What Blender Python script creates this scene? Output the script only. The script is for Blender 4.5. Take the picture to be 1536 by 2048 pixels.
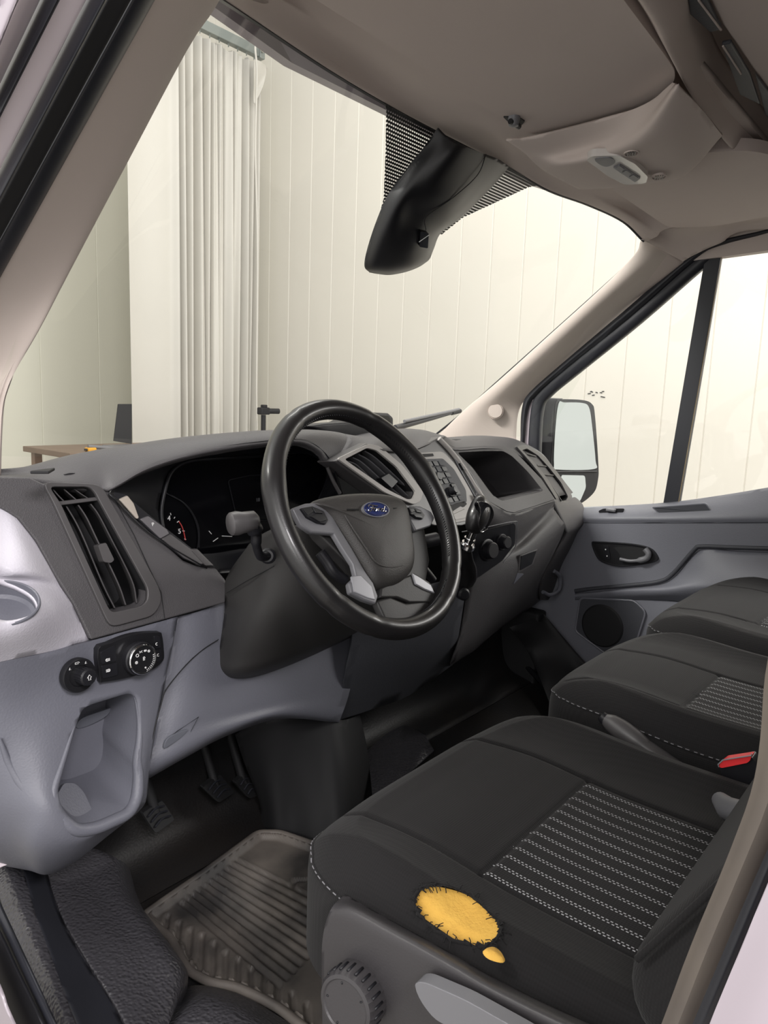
import bpy, bmesh, math, random
from mathutils import Vector, Matrix
import numpy as np
random.seed(4)
for o in list(bpy.data.objects): bpy.data.objects.remove(o)
SC = bpy.context.scene
COL = SC.collection
# ---------------------------------------------------------------- camera
F_PX = 1480.0
CAM = Vector((-1.30, -0.763, 0.90))
zd = Vector((432-768, 10400-1024, F_PX)).normalized()          # world down, in (right, down, forward)
xc = Vector((1232.0, -189.5, F_PX)); xc = (xc - zd*xc.dot(zd)).normalized()
zc = -zd
yc = zc.cross(xc)
def to_world(v): return Vector((v.dot(xc), v.dot(yc), v.dot(zc)))
RIGHT, DOWN, FWD = to_world(Vector((1,0,0))), to_world(Vector((0,1,0))), to_world(Vector((0,0,1)))
cd = bpy.data.cameras.new('camera'); cam = bpy.data.objects.new('camera', cd); COL.objects.link(cam)
m3 = Matrix((RIGHT, -DOWN, -FWD)).transposed()
cam.matrix_world = Matrix.Translation(CAM) @ m3.to_4x4()
cd.sensor_fit = 'VERTICAL'; cd.sensor_height = 24.0; cd.lens = 24.0*F_PX/2048; cd.clip_start = 0.02
SC.camera = cam
# ---------------------------------------------------------------- light
SC.view_settings.view_transform = 'Standard'; SC.view_settings.look = 'None'
SC.view_settings.gamma = 1.0; SC.view_settings.use_curve_mapping = False
SC.view_settings.exposure = 0.0
W = bpy.data.worlds.new('room_air'); SC.world = W; W.use_nodes = True
W.node_tree.nodes['Background'].inputs[0].default_value = (1.0, 0.972, 0.94, 1)
W.node_tree.nodes['Background'].inputs[1].default_value = 1.12
def area(name, loc, target, sx, sy, power, col=(1,0.97,0.93)):
    l = bpy.data.lights.new(name, 'AREA'); l.shape = 'RECTANGLE'; l.size = sx; l.size_y = sy; l.energy = power; l.color = col
    o = bpy.data.objects.new(name, l); COL.objects.link(o); o.location = loc
    o.rotation_euler = (Vector(target)-Vector(loc)).to_track_quat('-Z', 'Y').to_euler()
    return o
area('fill_light_front', (1.6, 1.8, 3.9), (1.8, 2.6, 0), 2.4, 0.25, 55)  # area light added for highlights, not a known ceiling tube
area('tube_light_side', (2.2, -0.6, 3.9), (2.9, -0.2, 0), 0.25, 2.4, 75, (1, 0.955, 0.92))
area('tube_light_door', (-1.75, -2.3, 2.3), (-0.8, 0.15, 0.5), 0.9, 0.5, 70, (1, 0.96, 0.97))
tl = area('fill_light_left', (-2.4, 1.6, 3.3), (0.86, 0.25, 1.0), 1.6, 0.3, 27)  # added lamp, aimed through the windscreen to brighten the passenger pillar
tl.data.spread = math.radians(60)
area('fill_light_rear_right', (2.6, -1.9, 1.95), (0.4, 0.2, 0.6), 1.5, 1.0, 58, (1, 0.98, 0.95))  # added lamp outside the passenger window, brightens the glovebox side
area('fill_light_behind_camera', (-3.2, -1.25, 1.8), (0.3, 0.1, 0.5), 1.6, 1.3, 40, (1, 0.98, 0.96))  # added soft lamp behind the camera, lifts the dash and door
# ---------------------------------------------------------------- helpers
def V(*a): return Vector(a)
def U(px, py, x=None, y=None, z=None, d=None, pl=None):
    r = (RIGHT*(px-768) + DOWN*(py-1024) + FWD*F_PX).normalized()
    if x is not None: t = (x-CAM.x)/r.x
    elif y is not None: t = (y-CAM.y)/r.y
    elif z is not None: t = (z-CAM.z)/r.z
    elif d is not None: t = d
    else:
        n, k = pl; n = Vector(n); t = (k - n.dot(CAM))/n.dot(r)
    return CAM + r*t
def R3(rows): return [[U(a[0], a[1], y=a[2]) for a in r] for r in rows]
def Rx(rows): return [[U(a[0], a[1], x=a[2]) for a in r] for r in rows]
def cr(p0, p1, p2, p3, t):
    return 0.5*((2*p1)+(p2-p0)*t+(2*p0-5*p1+4*p2-p3)*t*t+(3*p1-p0-3*p2+p3)*t**3)
def spline(pts, n=6, closed=False):
    pts = [Vector(p) for p in pts]; N = len(pts); out = []
    for i in range(N if closed else N-1):
        if closed: a, b, c, d = pts[i-1], pts[i], pts[(i+1)%N], pts[(i+2)%N]
        else:
            b, c = pts[i], pts[i+1]
            a = pts[i-1] if i else b+(b-c); d = pts[i+2] if i+2 < N else c+(c-b)
        for k in range(n): out.append(cr(a, b, c, d, k/n))
    if not closed: out.append(pts[-1])
    return out
def rounded(pts, r=0.008, n=4):
    """round the corners of a closed polygon"""
    out = []; N = len(pts)
    for i in range(N):
        a, b, c = Vector(pts[i-1]), Vector(pts[i]), Vector(pts[(i+1)%N])
        da, dc = (a-b), (c-b)
        ra = min(r, da.length*0.45); rc = min(r, dc.length*0.45)
        p, q = b+da.normalized()*ra, b+dc.normalized()*rc
        for k in range(n+1):
            t = k/n; out.append(p*(1-t)**2 + b*2*t*(1-t) + q*t*t)
    return out
def link(name, me, mat, parent=None):
    o = bpy.data.objects.new(name, me); COL.objects.link(o)
    if mat is not None: me.materials.append(mat)
    if parent is not None: o.parent = parent; o.matrix_parent_inverse = parent.matrix_world.inverted()
    return o
def mesh(name, verts, faces, mat, parent=None, smooth=True, angle=35):
    me = bpy.data.meshes.new(name); me.from_pydata([tuple(v) for v in verts], [], faces)
    bm = bmesh.new(); bm.from_mesh(me)
    bmesh.ops.recalc_face_normals(bm, faces=bm.faces)
    if smooth:
        for f in bm.faces: f.smooth = True
        for e in bm.edges:
            if len(e.link_faces) == 2 and e.calc_face_angle(0) > math.radians(angle): e.smooth = False
    bm.to_mesh(me); bm.free()
    return link(name, me, mat, parent)
def bevel(o, w=0.003, seg=2):
    m = o.modifiers.new('bevel', 'BEVEL'); m.width = w; m.segments = seg; m.limit_method = 'ANGLE'; m.angle_limit = math.radians(40)
    m.use_clamp_overlap = True
    for p in o.data.polygons: p.use_smooth = True
    wn = o.modifiers.new('wn', 'WEIGHTED_NORMAL')
    return o
def interp(rows, nu, nv):
    g = [spline(r, nv) for r in rows]
    cols = [spline([g[i][j] for i in range(len(g))], nu) for j in range(len(g[0]))]
    return [[cols[j][i] for j in range(len(cols))] for i in range(len(cols[0]))]
def patch(name, rows, mat, parent=None, thick=0.006, nu=6, nv=6, toward=None, fn=None, angle=60):
    g = interp(rows, nu, nv) if nu else [[Vector(p) for p in r] for r in rows]
    if fn: g = [[fn(p) for p in r] for r in g]
    H, Wd = len(g), len(g[0])
    tw = CAM if toward is None else Vector(toward)
    # orientation
    s = 0
    for i in range(0, H-1, max(1, H//6)):
        for j in range(0, Wd-1, max(1, Wd//6)):
            n = (g[i][j+1]-g[i][j]).cross(g[i+1][j]-g[i][j]); s += n.dot(tw-g[i][j])
    vs = [p for r in g for p in r]
    fs = []
    for i in range(H-1):
        for j in range(Wd-1):
            a, b, c, d = i*Wd+j, i*Wd+j+1, (i+1)*Wd+j+1, (i+1)*Wd+j
            fs.append((a, b, c, d) if s > 0 else (d, c, b, a))
    me = bpy.data.meshes.new(name); me.from_pydata([tuple(v) for v in vs], [], fs)
    bm = bmesh.new(); bm.from_mesh(me)
    bmesh.ops.remove_doubles(bm, verts=bm.verts, dist=1e-5)
    bm.normal_update()
    if thick:
        vn = {v.index: v.normal.copy() for v in bm.verts}
        top = list(bm.faces); vmap = {}
        for v in list(bm.verts): vmap[v] = bm.verts.new(v.co - v.normal*thick)
        be = [e for e in bm.edges if len(e.link_faces) == 1]
        loops = []
        for e in be:
            l = e.link_loops[0]; loops.append((l.vert, l.link_loop_next.vert))
        for f in top: bm.faces.new([vmap[v] for v in reversed(f.verts)])
        for a, b in loops: bm.faces.new((b, a, vmap[a], vmap[b]))
    for f in bm.faces: f.smooth = True
    for e in bm.edges:
        if len(e.link_faces) == 2 and e.calc_face_angle(0) > math.radians(angle): e.smooth = False
    bm.to_mesh(me); bm.free()
    return link(name, me, mat, parent)
def plate(name, pts, vec, mat, parent=None, bev=0.002, seg=2):
    """polygon pts extruded by vec into a closed solid"""
    pts = [Vector(p) for p in pts]; vec = Vector(vec); n = len(pts)
    vs = pts + [p+vec for p in pts]
    me = bpy.data.meshes.new(name)
    me.from_pydata([tuple(v) for v in vs], [], [tuple(range(n)), tuple(reversed(range(n, 2*n)))] + [(i, n+i, n+(i+1)%n, (i+1)%n) for i in range(n)])
    bm = bmesh.new(); bm.from_mesh(me)
    bmesh.ops.remove_doubles(bm, verts=bm.verts, dist=1e-6)
    bmesh.ops.triangulate(bm, faces=[f for f in bm.faces if len(f.verts) > 4])
    bmesh.ops.recalc_face_normals(bm, faces=bm.faces); bm.to_mesh(me); bm.free()
    o = link(name, me, mat, parent)
    if bev: bevel(o, bev, seg)
    return o
def tube_bm(bm, path, rad, seg=10, closed=False, cap=True, flat=1.0, up=None):
    path = [Vector(p) for p in path]; n = len(path); rings = []
    rr = rad if isinstance(rad, (list, tuple)) else [rad]*n
    prev = None
    for i, p in enumerate(path):
        a = path[i-1] if (i or closed) else p; b = path[(i+1) % n] if (i+1 < n or closed) else p
        t = (b-a).normalized()
        ref = Vector(up) if up is not None else (prev if prev is not None else (Vector((0,0,1)) if abs(t.z) < .9 else Vector((1,0,0))))
        u = ref - t*ref.dot(t)
        if u.length < 1e-6: u = t.orthogonal()
        u.normalize(); prev = u; w = t.cross(u)
        rings.append([bm.verts.new(p+(u*math.cos(2*math.pi*k/seg)*flat + w*math.sin(2*math.pi*k/seg))*rr[i]) for k in range(seg)])
    for i in range(n if closed else n-1):
        A, B = rings[i], rings[(i+1) % n]
        for k in range(seg): bm.faces.new((A[k], A[(k+1)%seg], B[(k+1)%seg], B[k]))
    if cap and not closed:
        bm.faces.new(list(reversed(rings[0]))); bm.faces.new(rings[-1])
def tube(name, paths, rad, mat, parent=None, seg=10, closed=False, flat=1.0, up=None):
    if not isinstance(paths[0][0], (list, tuple, Vector)): paths = [paths]
    bm = bmesh.new()
    for p in paths: tube_bm(bm, p, rad, seg, closed, True, flat, up)
    bmesh.ops.recalc_face_normals(bm, faces=bm.faces)
    for f in bm.faces: f.smooth = True
    for e in bm.edges:
        if len(e.link_faces) == 2 and e.calc_face_angle(0) > 1.0: e.smooth = False
    me = bpy.data.meshes.new(name); bm.to_mesh(me); bm.free()
    return link(name, me, mat, parent)
def box(name, c, s, mat, parent=None, rot=None, bev=0.002, seg=2):
    c = Vector(c); hx, hy, hz = s[0]/2, s[1]/2, s[2]/2
    vs = [Vector((i*hx, j*hy, k*hz)) for i in (-1,1) for j in (-1,1) for k in (-1,1)]
    if rot is not None:
        vs = [rot @ v for v in vs]
    vs = [v+c for v in vs]
    o = mesh(name, vs, [(0,1,3,2),(4,6,7,5),(0,4,5,1),(2,3,7,6),(0,2,6,4),(1,5,7,3)], mat, parent, smooth=False)
    if bev: bevel(o, bev, seg)
    return o
def lathe(name, prof, c, axis, mat, parent=None, seg=48, fn=None, sx=1.0, xdir=None, cap=False):
    """prof: list of (radius, height along axis)"""
    c = Vector(c); ax = Vector(axis).normalized()
    u = (Vector(xdir) - ax*Vector(xdir).dot(ax)).normalized() if xdir is not None else ax.orthogonal().normalized()
    w = ax.cross(u); vs, fs = [], []
    for i, (r, h) in enumerate(prof):
        for k in range(seg):
            a = 2*math.pi*k/seg; q = r*(fn(a, i) if fn else 1)
            vs.append(c + u*math.cos(a)*q*sx + w*math.sin(a)*q + ax*h)
    for i in range(len(prof)-1):
        for k in range(seg): fs.append((i*seg+k, i*seg+(k+1)%seg, (i+1)*seg+(k+1)%seg, (i+1)*seg+k))
    if cap and prof[0][0] > 1e-5: fs.append(tuple(range(seg)))
    if cap and prof[-1][0] > 1e-5: fs.append(tuple((len(prof)-1)*seg+k for k in range(seg)))
    o = mesh(name, vs, fs, mat, parent, angle=30)
    bm = bmesh.new(); bm.from_mesh(o.data); bmesh.ops.remove_doubles(bm, verts=bm.verts, dist=1e-6); bm.to_mesh(o.data); bm.free()
    return o
def frame(name, outer, inner, depth, mat, parent=None, lift=0.0, bev=0.0015):
    """flat ring between two closed loops with the same count, thickness depth (vector)"""
    n = len(outer); depth = Vector(depth)
    vs = [Vector(p) for p in outer]+[Vector(p) for p in inner]+[Vector(p)+depth for p in outer]+[Vector(p)+depth for p in inner]
    fs = []
    for i in range(n):
        j = (i+1) % n
        fs += [(i, j, n+j, n+i), (2*n+i, 3*n+i, 3*n+j, 2*n+j), (i, 2*n+i, 2*n+j, j), (n+i, n+j, 3*n+j, 3*n+i)]
    o = mesh(name, vs, fs, mat, parent, smooth=True)
    if bev: bevel(o, bev, 2)
    return o
def scale_loop(pts, s, shift=(0,0,0)):
    c = sum((Vector(p) for p in pts), Vector())/len(pts)
    return [c+(Vector(p)-c)*s+Vector(shift) for p in pts]
def inset(pts, d):
    """inset of a closed planar loop by d (approx, towards inside)"""
    n = len(pts); c = sum((Vector(p) for p in pts), Vector())/n
    nn = Vector((0,0,0))
    for i in range(n): nn += (Vector(pts[i])-c).cross(Vector(pts[(i+1)%n])-c)
    nn.normalize(); out = []
    for i in range(n):
        t = (Vector(pts[(i+1)%n])-Vector(pts[i-1]))
        if t.length < 1e-9: out.append(Vector(pts[i])); continue
        out.append(Vector(pts[i]) + nn.cross(t.normalized())*d)
    return out
def liner(name, loop, vec, mat, parent=None, shrink=0.92, thick=0.0025):
    """open-fronted bin: walls from loop going back by vec, plus back face"""
    a = [Vector(p) for p in loop]; b = scale_loop(loop, shrink, vec); n = len(a)
    a2 = scale_loop(loop, 1.0+thick*8); b2 = scale_loop(b, 1.0+thick*8, Vector(vec).normalized()*thick)
    vs = a+b+a2+b2; fs = []
    for i in range(n):
        j = (i+1) % n
        fs += [(i, j, n+j, n+i), (2*n+i, 3*n+i, 3*n+j, 2*n+j), (i, 2*n+i, 2*n+j, j)]
    fs += [tuple(n+i for i in range(n)), tuple(3*n+i for i in range(n))]
    return mesh(name, vs, fs, mat, parent, angle=50)
def cut(o, cutters):
    """boolean difference, baked"""
    for c in cutters:
        m = o.modifiers.new('cut', 'BOOLEAN'); m.operation = 'DIFFERENCE'; m.object = c; m.solver = 'EXACT'
    dg = bpy.context.evaluated_depsgraph_get(); dg.update()
    me = bpy.data.meshes.new_from_object(o.evaluated_get(dg))
    mats = list(o.data.materials); o.modifiers.clear(); o.data = me
    if not me.materials:
        for mm in mats: me.materials.append(mm)
    for c in cutters: bpy.data.objects.remove(c)
    return o
def cutter(pts, vec, back=None):
    back = Vector(vec)*-0.5 if back is None else Vector(back)
    return plate('cutter', [Vector(p)+back for p in pts], Vector(vec)-back, None, None, bev=0)
def empty(name, loc, label=None, cat=None, group=None, kind=None):
    o = bpy.data.objects.new(name, None); COL.objects.link(o); o.location = loc; o.empty_display_size = 0.05
    bpy.context.view_layer.update()
    return tag(o, label, cat, group, kind)
def tag(o, label=None, cat=None, group=None, kind=None):
    if label: o['label'] = label
    if cat: o['category'] = cat
    if group: o['group'] = group
    if kind: o['kind'] = kind
    return o
def struct(o, label=None): return tag(o, label, None, None, 'structure')
def basis_on(n, xd=(1,0,0)):
    n = Vector(n).normalized(); x = Vector(xd); x = (x-n*x.dot(n)).normalized(); y = n.cross(x)
    return x, y, n
def text(name, s, loc, n, size, mat, parent=None, xd=(1,0,0), depth=0.0004, bold=0.0, shear=0.0):
    c = bpy.data.curves.new(name, 'FONT'); c.body = s; c.size = size; c.extrude = depth; c.align_x = 'CENTER'; c.align_y = 'CENTER'; c.offset = bold; c.shear = shear
    t = bpy.data.objects.new(name, c); COL.objects.link(t); x, y, nn = basis_on(n, xd)
    dg = bpy.context.evaluated_depsgraph_get(); me = bpy.data.meshes.new_from_object(t.evaluated_get(dg))
    bpy.data.objects.remove(t)
    me.transform(Matrix.Translation(Vector(loc)) @ Matrix((x, y, nn)).transposed().to_4x4())
    me.materials.clear()
    return link(name, me, mat, parent)
def strokes(name, lines, loc, n, size, mat, parent=None, xd=(1,0,0), w=0.0006):
    """symbols drawn as raised strokes; lines in local units of size"""
    x, y, nn = basis_on(n, xd); loc = Vector(loc)
    return tube(name, [[loc + x*a*size + y*b*size for a, b in l] for l in lines], w, mat, parent, seg=6)
def circ(cx, cy, r, a0=0, a1=360, n=14): return [(cx+r*math.cos(math.radians(a0+(a1-a0)*k/n)), cy+r*math.sin(math.radians(a0+(a1-a0)*k/n))) for k in range(n+1)]
# ---------------------------------------------------------------- materials
def lin(c):
    if isinstance(c, str): c = tuple(int(c[i:i+2], 16)/255 for i in (0, 2, 4))
    return tuple((v/12.92 if v <= .04045 else ((v+.055)/1.055)**2.4) for v in c)
class NT:
    def __init__(s, name):
        s.m = bpy.data.materials.new(name); s.m.use_nodes = True; s.t = s.m.node_tree; s.N = s.t.nodes; s.L = s.t.links
        s.b = s.N['Principled BSDF']; s.out = s.N['Material Output']
    def n(s, kind, **k):
        x = s.N.new(kind)
        for a, v in k.items(): setattr(x, a, v)
        return x
    def l(s, a, b): s.L.new(a, b)
    def math(s, op, a, b=None, c=None):
        x = s.N.new('ShaderNodeMath'); x.operation = op
        for i, v in enumerate((a, b, c)):
            if v is None: continue
            if isinstance(v, (int, float)): x.inputs[i].default_value = v
            else: s.l(v, x.inputs[i])
        return x.outputs[0]
def plain(name, col, rough=0.5, metal=0.0, spec=0.5, bump=0.0, scale=400, kind='VORONOI', bd=0.001, var=0.0, vscale=8, coat=0.0, varcol=None):
    t = NT(name); c = lin(col); t.b.inputs['Base Color'].default_value = (*c, 1)
    t.b.inputs['Roughness'].default_value = rough; t.b.inputs['Metallic'].default_value = metal; t.b.inputs['Specular IOR Level'].default_value = spec
    t.b.inputs['Coat Weight'].default_value = coat; t.b.inputs['Coat Roughness'].default_value = 0.08
    co = t.n('ShaderNodeTexCoord').outputs['Object']
    if bump:
        if kind == 'VORONOI': x = t.n('ShaderNodeTexVoronoi'); x.feature = 'SMOOTH_F1'; h = x.outputs['Distance']
        else: x = t.n('ShaderNodeTexNoise'); h = x.outputs['Fac']; x.inputs['Detail'].default_value = 3
        x.inputs['Scale'].default_value = scale; t.l(co, x.inputs['Vector'])
        b = t.n('ShaderNodeBump'); b.inputs['Strength'].default_value = bump; b.inputs['Distance'].default_value = bd
        t.l(h, b.inputs['Height']); t.l(b.outputs[0], t.b.inputs['Normal'])
    if var:
        x = t.n('ShaderNodeTexNoise'); x.inputs['Scale'].default_value = vscale; x.inputs['Detail'].default_value = 6; t.l(co, x.inputs['Vector'])
        r = t.n('ShaderNodeValToRGB'); r.color_ramp.elements[0].position = 0.35; r.color_ramp.elements[1].position = 0.75
        r.color_ramp.elements[0].color = (*[v for v in c], 1)
        v2 = lin(varcol) if varcol else tuple(min(1, v*(1+var)+0.002) for v in c)
        r.color_ramp.elements[1].color = (*v2, 1)
        t.l(x.outputs['Fac'], r.inputs[0]); t.l(r.outputs[0], t.b.inputs['Base Color'])
    return t.m
M = {}
M['wall'] = plain('coated_wall_panel', 'd6d2c9', 0.45, var=0.02, vscale=1.5)
M['wall2'] = plain('front_wall_panel', 'dad8ca', 0.5)
M['concrete'] = plain('garage_floor', '8d8a84', 0.6, var=0.2)
M['curtain'] = plain('white_tarpaulin', 'c6c3bc', 0.55, var=0.03, vscale=3)
M['rail'] = plain('galvanised_rail', '8f9694', 0.4, metal=0.5)
M['dash'] = plain('charcoal_grained_plastic', '454345', 0.55, bump=0.35, scale=650, var=0.12, vscale=12)
M['dash_smooth'] = plain('charcoal_smooth_plastic', '494748', 0.42)
M['grey'] = plain('slate_grey_plastic', '62636c', 0.5, bump=0.22, scale=380, var=0.05)
M['grey_dark'] = plain('slate_recess_shade', '5c5e66', 0.5)  # darker copy of the slate grey, paints shade into grips and pocket fold
M['grey_light'] = plain('pale_grey_plastic', 'c2bfc8', 0.5, bump=0.28, scale=380)
M['door_grey'] = plain('door_grey_plastic', '6b6c74', 0.5, bump=0.2, scale=380)
M['door_dark'] = plain('door_dark_plastic', '3a3b41', 0.6, bump=0.2, scale=300)
M['trim'] = plain('taupe_pillar_trim', 'c0b4ad', 0.6, bump=0.08, scale=700, kind='NOISE')
M['headliner'] = plain('taupe_headliner_cloth', 'bfb3ad', 0.85, bump=0.2, scale=1300, kind='NOISE', var=0.04, vscale=5)
M['black'] = plain('black_plastic', '17171a', 0.4)
M['black_soft'] = plain('black_satin_plastic', '1b1b1f', 0.42, spec=0.35)
M['black_matte'] = plain('black_matte_plastic', '101013', 0.7)
M['seat_plastic'] = plain('seat_base_plastic', '363436', 0.45, bump=0.1, scale=500)
M['rubber'] = plain('black_rubber_seal', '24252b', 0.42)
M['silver_panel'] = plain('satin_radio_panel', 'a5a19e', 0.5, metal=0.0)
M['lamp'] = plain('frosted_lamp_plastic', 'c9c4c0', 0.25, spec=.6, coat=.5)
M['silver'] = plain('satin_silver_plastic', '96969b', 0.38, metal=0.2)
M['silver_dark'] = plain('dark_silver_plastic', '6f6f73', 0.42, metal=0.1)
M['chrome'] = plain('chrome', 'd8d8da', 0.1, metal=1.0)
M['leather'] = plain('black_leather', '1b1a1b', 0.36, bump=0.08, scale=900, coat=0.2)
M['shroud'] = plain('column_shroud_plastic', '2a2929', 0.5, bump=0.1, scale=500)
M['airbag'] = plain('airbag_grained_plastic', '3a3837', 0.5, bump=0.3, scale=850)
M['white_paint'] = plain('white_car_paint', 'a49ba3', 0.25, coat=0.5)
M['lavender_paint'] = plain('inner_door_frame_paint', 'efe3ea', 0.4)
M['floor_rubber'] = plain('grained_floor_rubber', '39383c', 0.34, bump=1.0, scale=210, bd=0.0022)
M['floor_dark'] = plain('dusty_floor_rubber', '141416', 0.5, bump=0.4, scale=260, var=1.0, vscale=5, varcol='1d1917')
M['foam'] = plain('yellow_seat_foam', 'd9ac50', 0.95, bump=0.6, scale=300, bd=0.002, kind='NOISE', var=0.2, vscale=25, varcol='c99a42')
M['red'] = plain('red_plastic', 'ef3b3f', 0.35)
M['red_text'] = plain('red_print', 'c84a48', 0.5)
M['white_text'] = plain('white_print', 'dddddd', 0.5)
M['blue'] = plain('blue_enamel', '1c2b66', 0.2, coat=0.6)
M['yellow'] = plain('yellow_tool_plastic', 'e0a020', 0.5)
M['wood'] = plain('brown_table_top', '6f5c4e', 0.5, var=0.2)
M['orange_wear'] = plain('worn_plastic', '8b7c62', 0.7)
def window_glass(name, tint, refl=0.05):
    t = NT(name); tr = t.n('ShaderNodeBsdfTransparent'); tr.inputs[0].default_value = (*tint, 1)
    gl = t.n('ShaderNodeBsdfGlossy'); gl.inputs['Roughness'].default_value = 0.03
    mx = t.n('ShaderNodeMixShader'); mx.inputs[0].default_value = refl
    t.l(tr.outputs[0], mx.inputs[1]); t.l(gl.outputs[0], mx.inputs[2]); t.l(mx.outputs[0], t.out.inputs[0])
    return t.m
M['glass'] = window_glass('windscreen_glass', (0.97, 0.985, 0.965))
M['glass_side'] = window_glass('side_glass', (0.985, 0.99, 0.98), 0.03)
M['mirror'] = plain('mirror_glass', 'd3d9d6', 0.04, metal=1.0)
M['lens'] = plain('gauge_lens', '08080b', 0.12, spec=0.5)
# seat cloth: fine weave, optional dashed white stripes
def cloth(name, base='2a292b', weave=0.0030, stripes=False, pale=False):
    t = NT(name); co = t.n('ShaderNodeTexCoord').outputs['Object']; sp = t.n('ShaderNodeSeparateXYZ'); t.l(co, sp.inputs[0])
    X, Y = sp.outputs[0], sp.outputs[1]
    t.b.inputs['Roughness'].default_value = 0.9; t.b.inputs['Specular IOR Level'].default_value = 0.25
    t.b.inputs['Sheen Weight'].default_value = 0.05; t.b.inputs['Sheen Roughness'].default_value = 0.5
    a = t.math('SINE', t.math('MULTIPLY', X, 2*math.pi/weave)); b = t.math('SINE', t.math('MULTIPLY', Y, 2*math.pi/weave))
    c3 = t.math('SINE', t.math('MULTIPLY', sp.outputs[2], 2*math.pi/weave))
    h = t.math('ADD', t.math('ADD', t.math('MULTIPLY', a, 0.22), t.math('MULTIPLY', b, 0.22)), t.math('MULTIPLY', c3, .2)); h = t.math('ADD', h, 0.5)
    bp = t.n('ShaderNodeBump'); bp.inputs['Strength'].default_value = 0.35; bp.inputs['Distance'].default_value = 0.0008
    t.l(h, bp.inputs['Height']); t.l(bp.outputs[0], t.b.inputs['Normal'])
    c0 = lin(base); ns = t.n('ShaderNodeTexNoise'); ns.inputs['Scale'].default_value = 9; t.l(co, ns.inputs['Vector'])
    mx = t.n('ShaderNodeMix', data_type='RGBA'); mx.inputs['A'].default_value = (*[v*0.8 for v in c0], 1); mx.inputs['B'].default_value = (*[v*1.25 for v in c0], 1)
    t.l(t.math('ADD', t.math('MULTIPLY', h, 0.6), t.math('MULTIPLY', ns.outputs['Fac'], 0.4)), mx.inputs['Factor'])
    colr = mx.outputs['Result']
    if stripes:
        p = 0.0205
        fx = t.math('FRACT', t.math('DIVIDE', t.math('ADD', X, 5.0), p))
        r1 = t.math('LESS_THAN', t.math('ABSOLUTE', t.math('SUBTRACT', fx, 0.42)), 0.035)
        r2 = t.math('LESS_THAN', t.math('ABSOLUTE', t.math('SUBTRACT', fx, 0.58)), 0.035)
        dy = t.math('FRACT', t.math('DIVIDE', t.math('ADD', Y, 5.0), 0.0048))
        dy2 = t.math('FRACT', t.math('DIVIDE', t.math('ADD', Y, 5.0024), 0.0048))
        m = t.math('ADD', t.math('MULTIPLY', r1, t.math('LESS_THAN', dy, 0.55)), t.math('MULTIPLY', r2, t.math('LESS_THAN', dy2, 0.55)))
        m = t.math('MULTIPLY', m, 0.75)
        m2 = t.n('ShaderNodeMix', data_type='RGBA'); t.l(colr, m2.inputs['A']); m2.inputs['B'].default_value = (*lin('b9b9bd'), 1); t.l(m, m2.inputs['Factor'])
        colr = m2.outputs['Result']
    t.l(colr, t.b.inputs['Base Color'])
    return t.m
M['cloth'] = cloth('charcoal_seat_cloth', '191819')
M['cloth_stripe'] = cloth('striped_seat_cloth', '1a191a', stripes=True)
def mat_rubber():
    t = NT('ribbed_mat_rubber'); co = t.n('ShaderNodeTexCoord').outputs['Object']
    n1 = t.n('ShaderNodeTexNoise'); n1.inputs['Scale'].default_value = 7; n1.inputs['Detail'].default_value = 8; t.l(co, n1.inputs['Vector'])
    r = t.n('ShaderNodeValToRGB'); r.color_ramp.elements[0].position = .38; r.color_ramp.elements[0].color = (*lin('302e2e'), 1)
    r.color_ramp.elements[1].position = .68; r.color_ramp.elements[1].color = (*lin('716a64'), 1)
    t.l(n1.outputs['Fac'], r.inputs[0]); t.l(r.outputs[0], t.b.inputs['Base Color']); t.b.inputs['Roughness'].default_value = 0.55
    return t.m
M['mat'] = mat_rubber()
def dotted():
    t = NT('dotted_frit'); co = t.n('ShaderNodeTexCoord').outputs['Object']; sp = t.n('ShaderNodeSeparateXYZ'); t.l(co, sp.inputs[0])
    p = 0.0062
    a = t.math('FRACT', t.math('DIVIDE', t.math('ADD', sp.outputs[0], 5), p)); b = t.math('FRACT', t.math('DIVIDE', t.math('ADD', sp.outputs[2], 5), p*0.72))
    da = t.math('SUBTRACT', a, .5); db = t.math('SUBTRACT', b, .5)
    rr = t.math('ADD', t.math('MULTIPLY', da, da), t.math('MULTIPLY', db, db))
    hole = t.math('LESS_THAN', rr, 0.15)
    t.b.inputs['Base Color'].default_value = (0.012, 0.012, 0.014, 1)
    tr = t.n('ShaderNodeBsdfTransparent'); mx = t.n('ShaderNodeMixShader')
    t.l(hole, mx.inputs[0]); t.l(t.b.outputs[0], mx.inputs[1]); t.l(tr.outputs[0], mx.inputs[2]); t.l(mx.outputs[0], t.out.inputs[0])
    return t.m
M['frit'] = dotted()
GZ = -0.66      # garage floor height
# ================================================================ GARAGE ROOM
def ribbed_wall(name, axis, at, u0, u1, z0, z1, step, off, mat, groove=0.006):
    pts = [u0]; k = math.ceil((u0-off)/step)
    prof = [(u0, 0)]
    while off+k*step < u1:
        s = off+k*step; prof += [(s-groove, 0), (s, groove*0.9), (s+groove, 0)]; k += 1
    prof.append((u1, 0)); vs, fs = [], []
    back = 0.12
    for z in (z0, z1):
        for u, d in prof: vs.append((at+d, u, z) if axis == 'x' else (u, at+d, z))
    n = len(prof)
    for i in range(n-1): fs.append((i, i+1, n+i+1, n+i))
    b0 = len(vs)
    for z in (z0, z1):
        for u in (u0, u1): vs.append((at+back, u, z) if axis == 'x' else (u, at+back, z))
    fs += [(b0, b0+1, b0+3, b0+2), (0, n, b0+2, b0), (n-1, b0+1, b0+3, 2*n-1)]
    return struct(mesh(name, vs, fs, mat, smooth=False))
ribbed_wall('wall_right', 'x', 3.2, -3.2, 5.55, GZ, 4.3, 0.25, 0.05, M['wall'])
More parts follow.
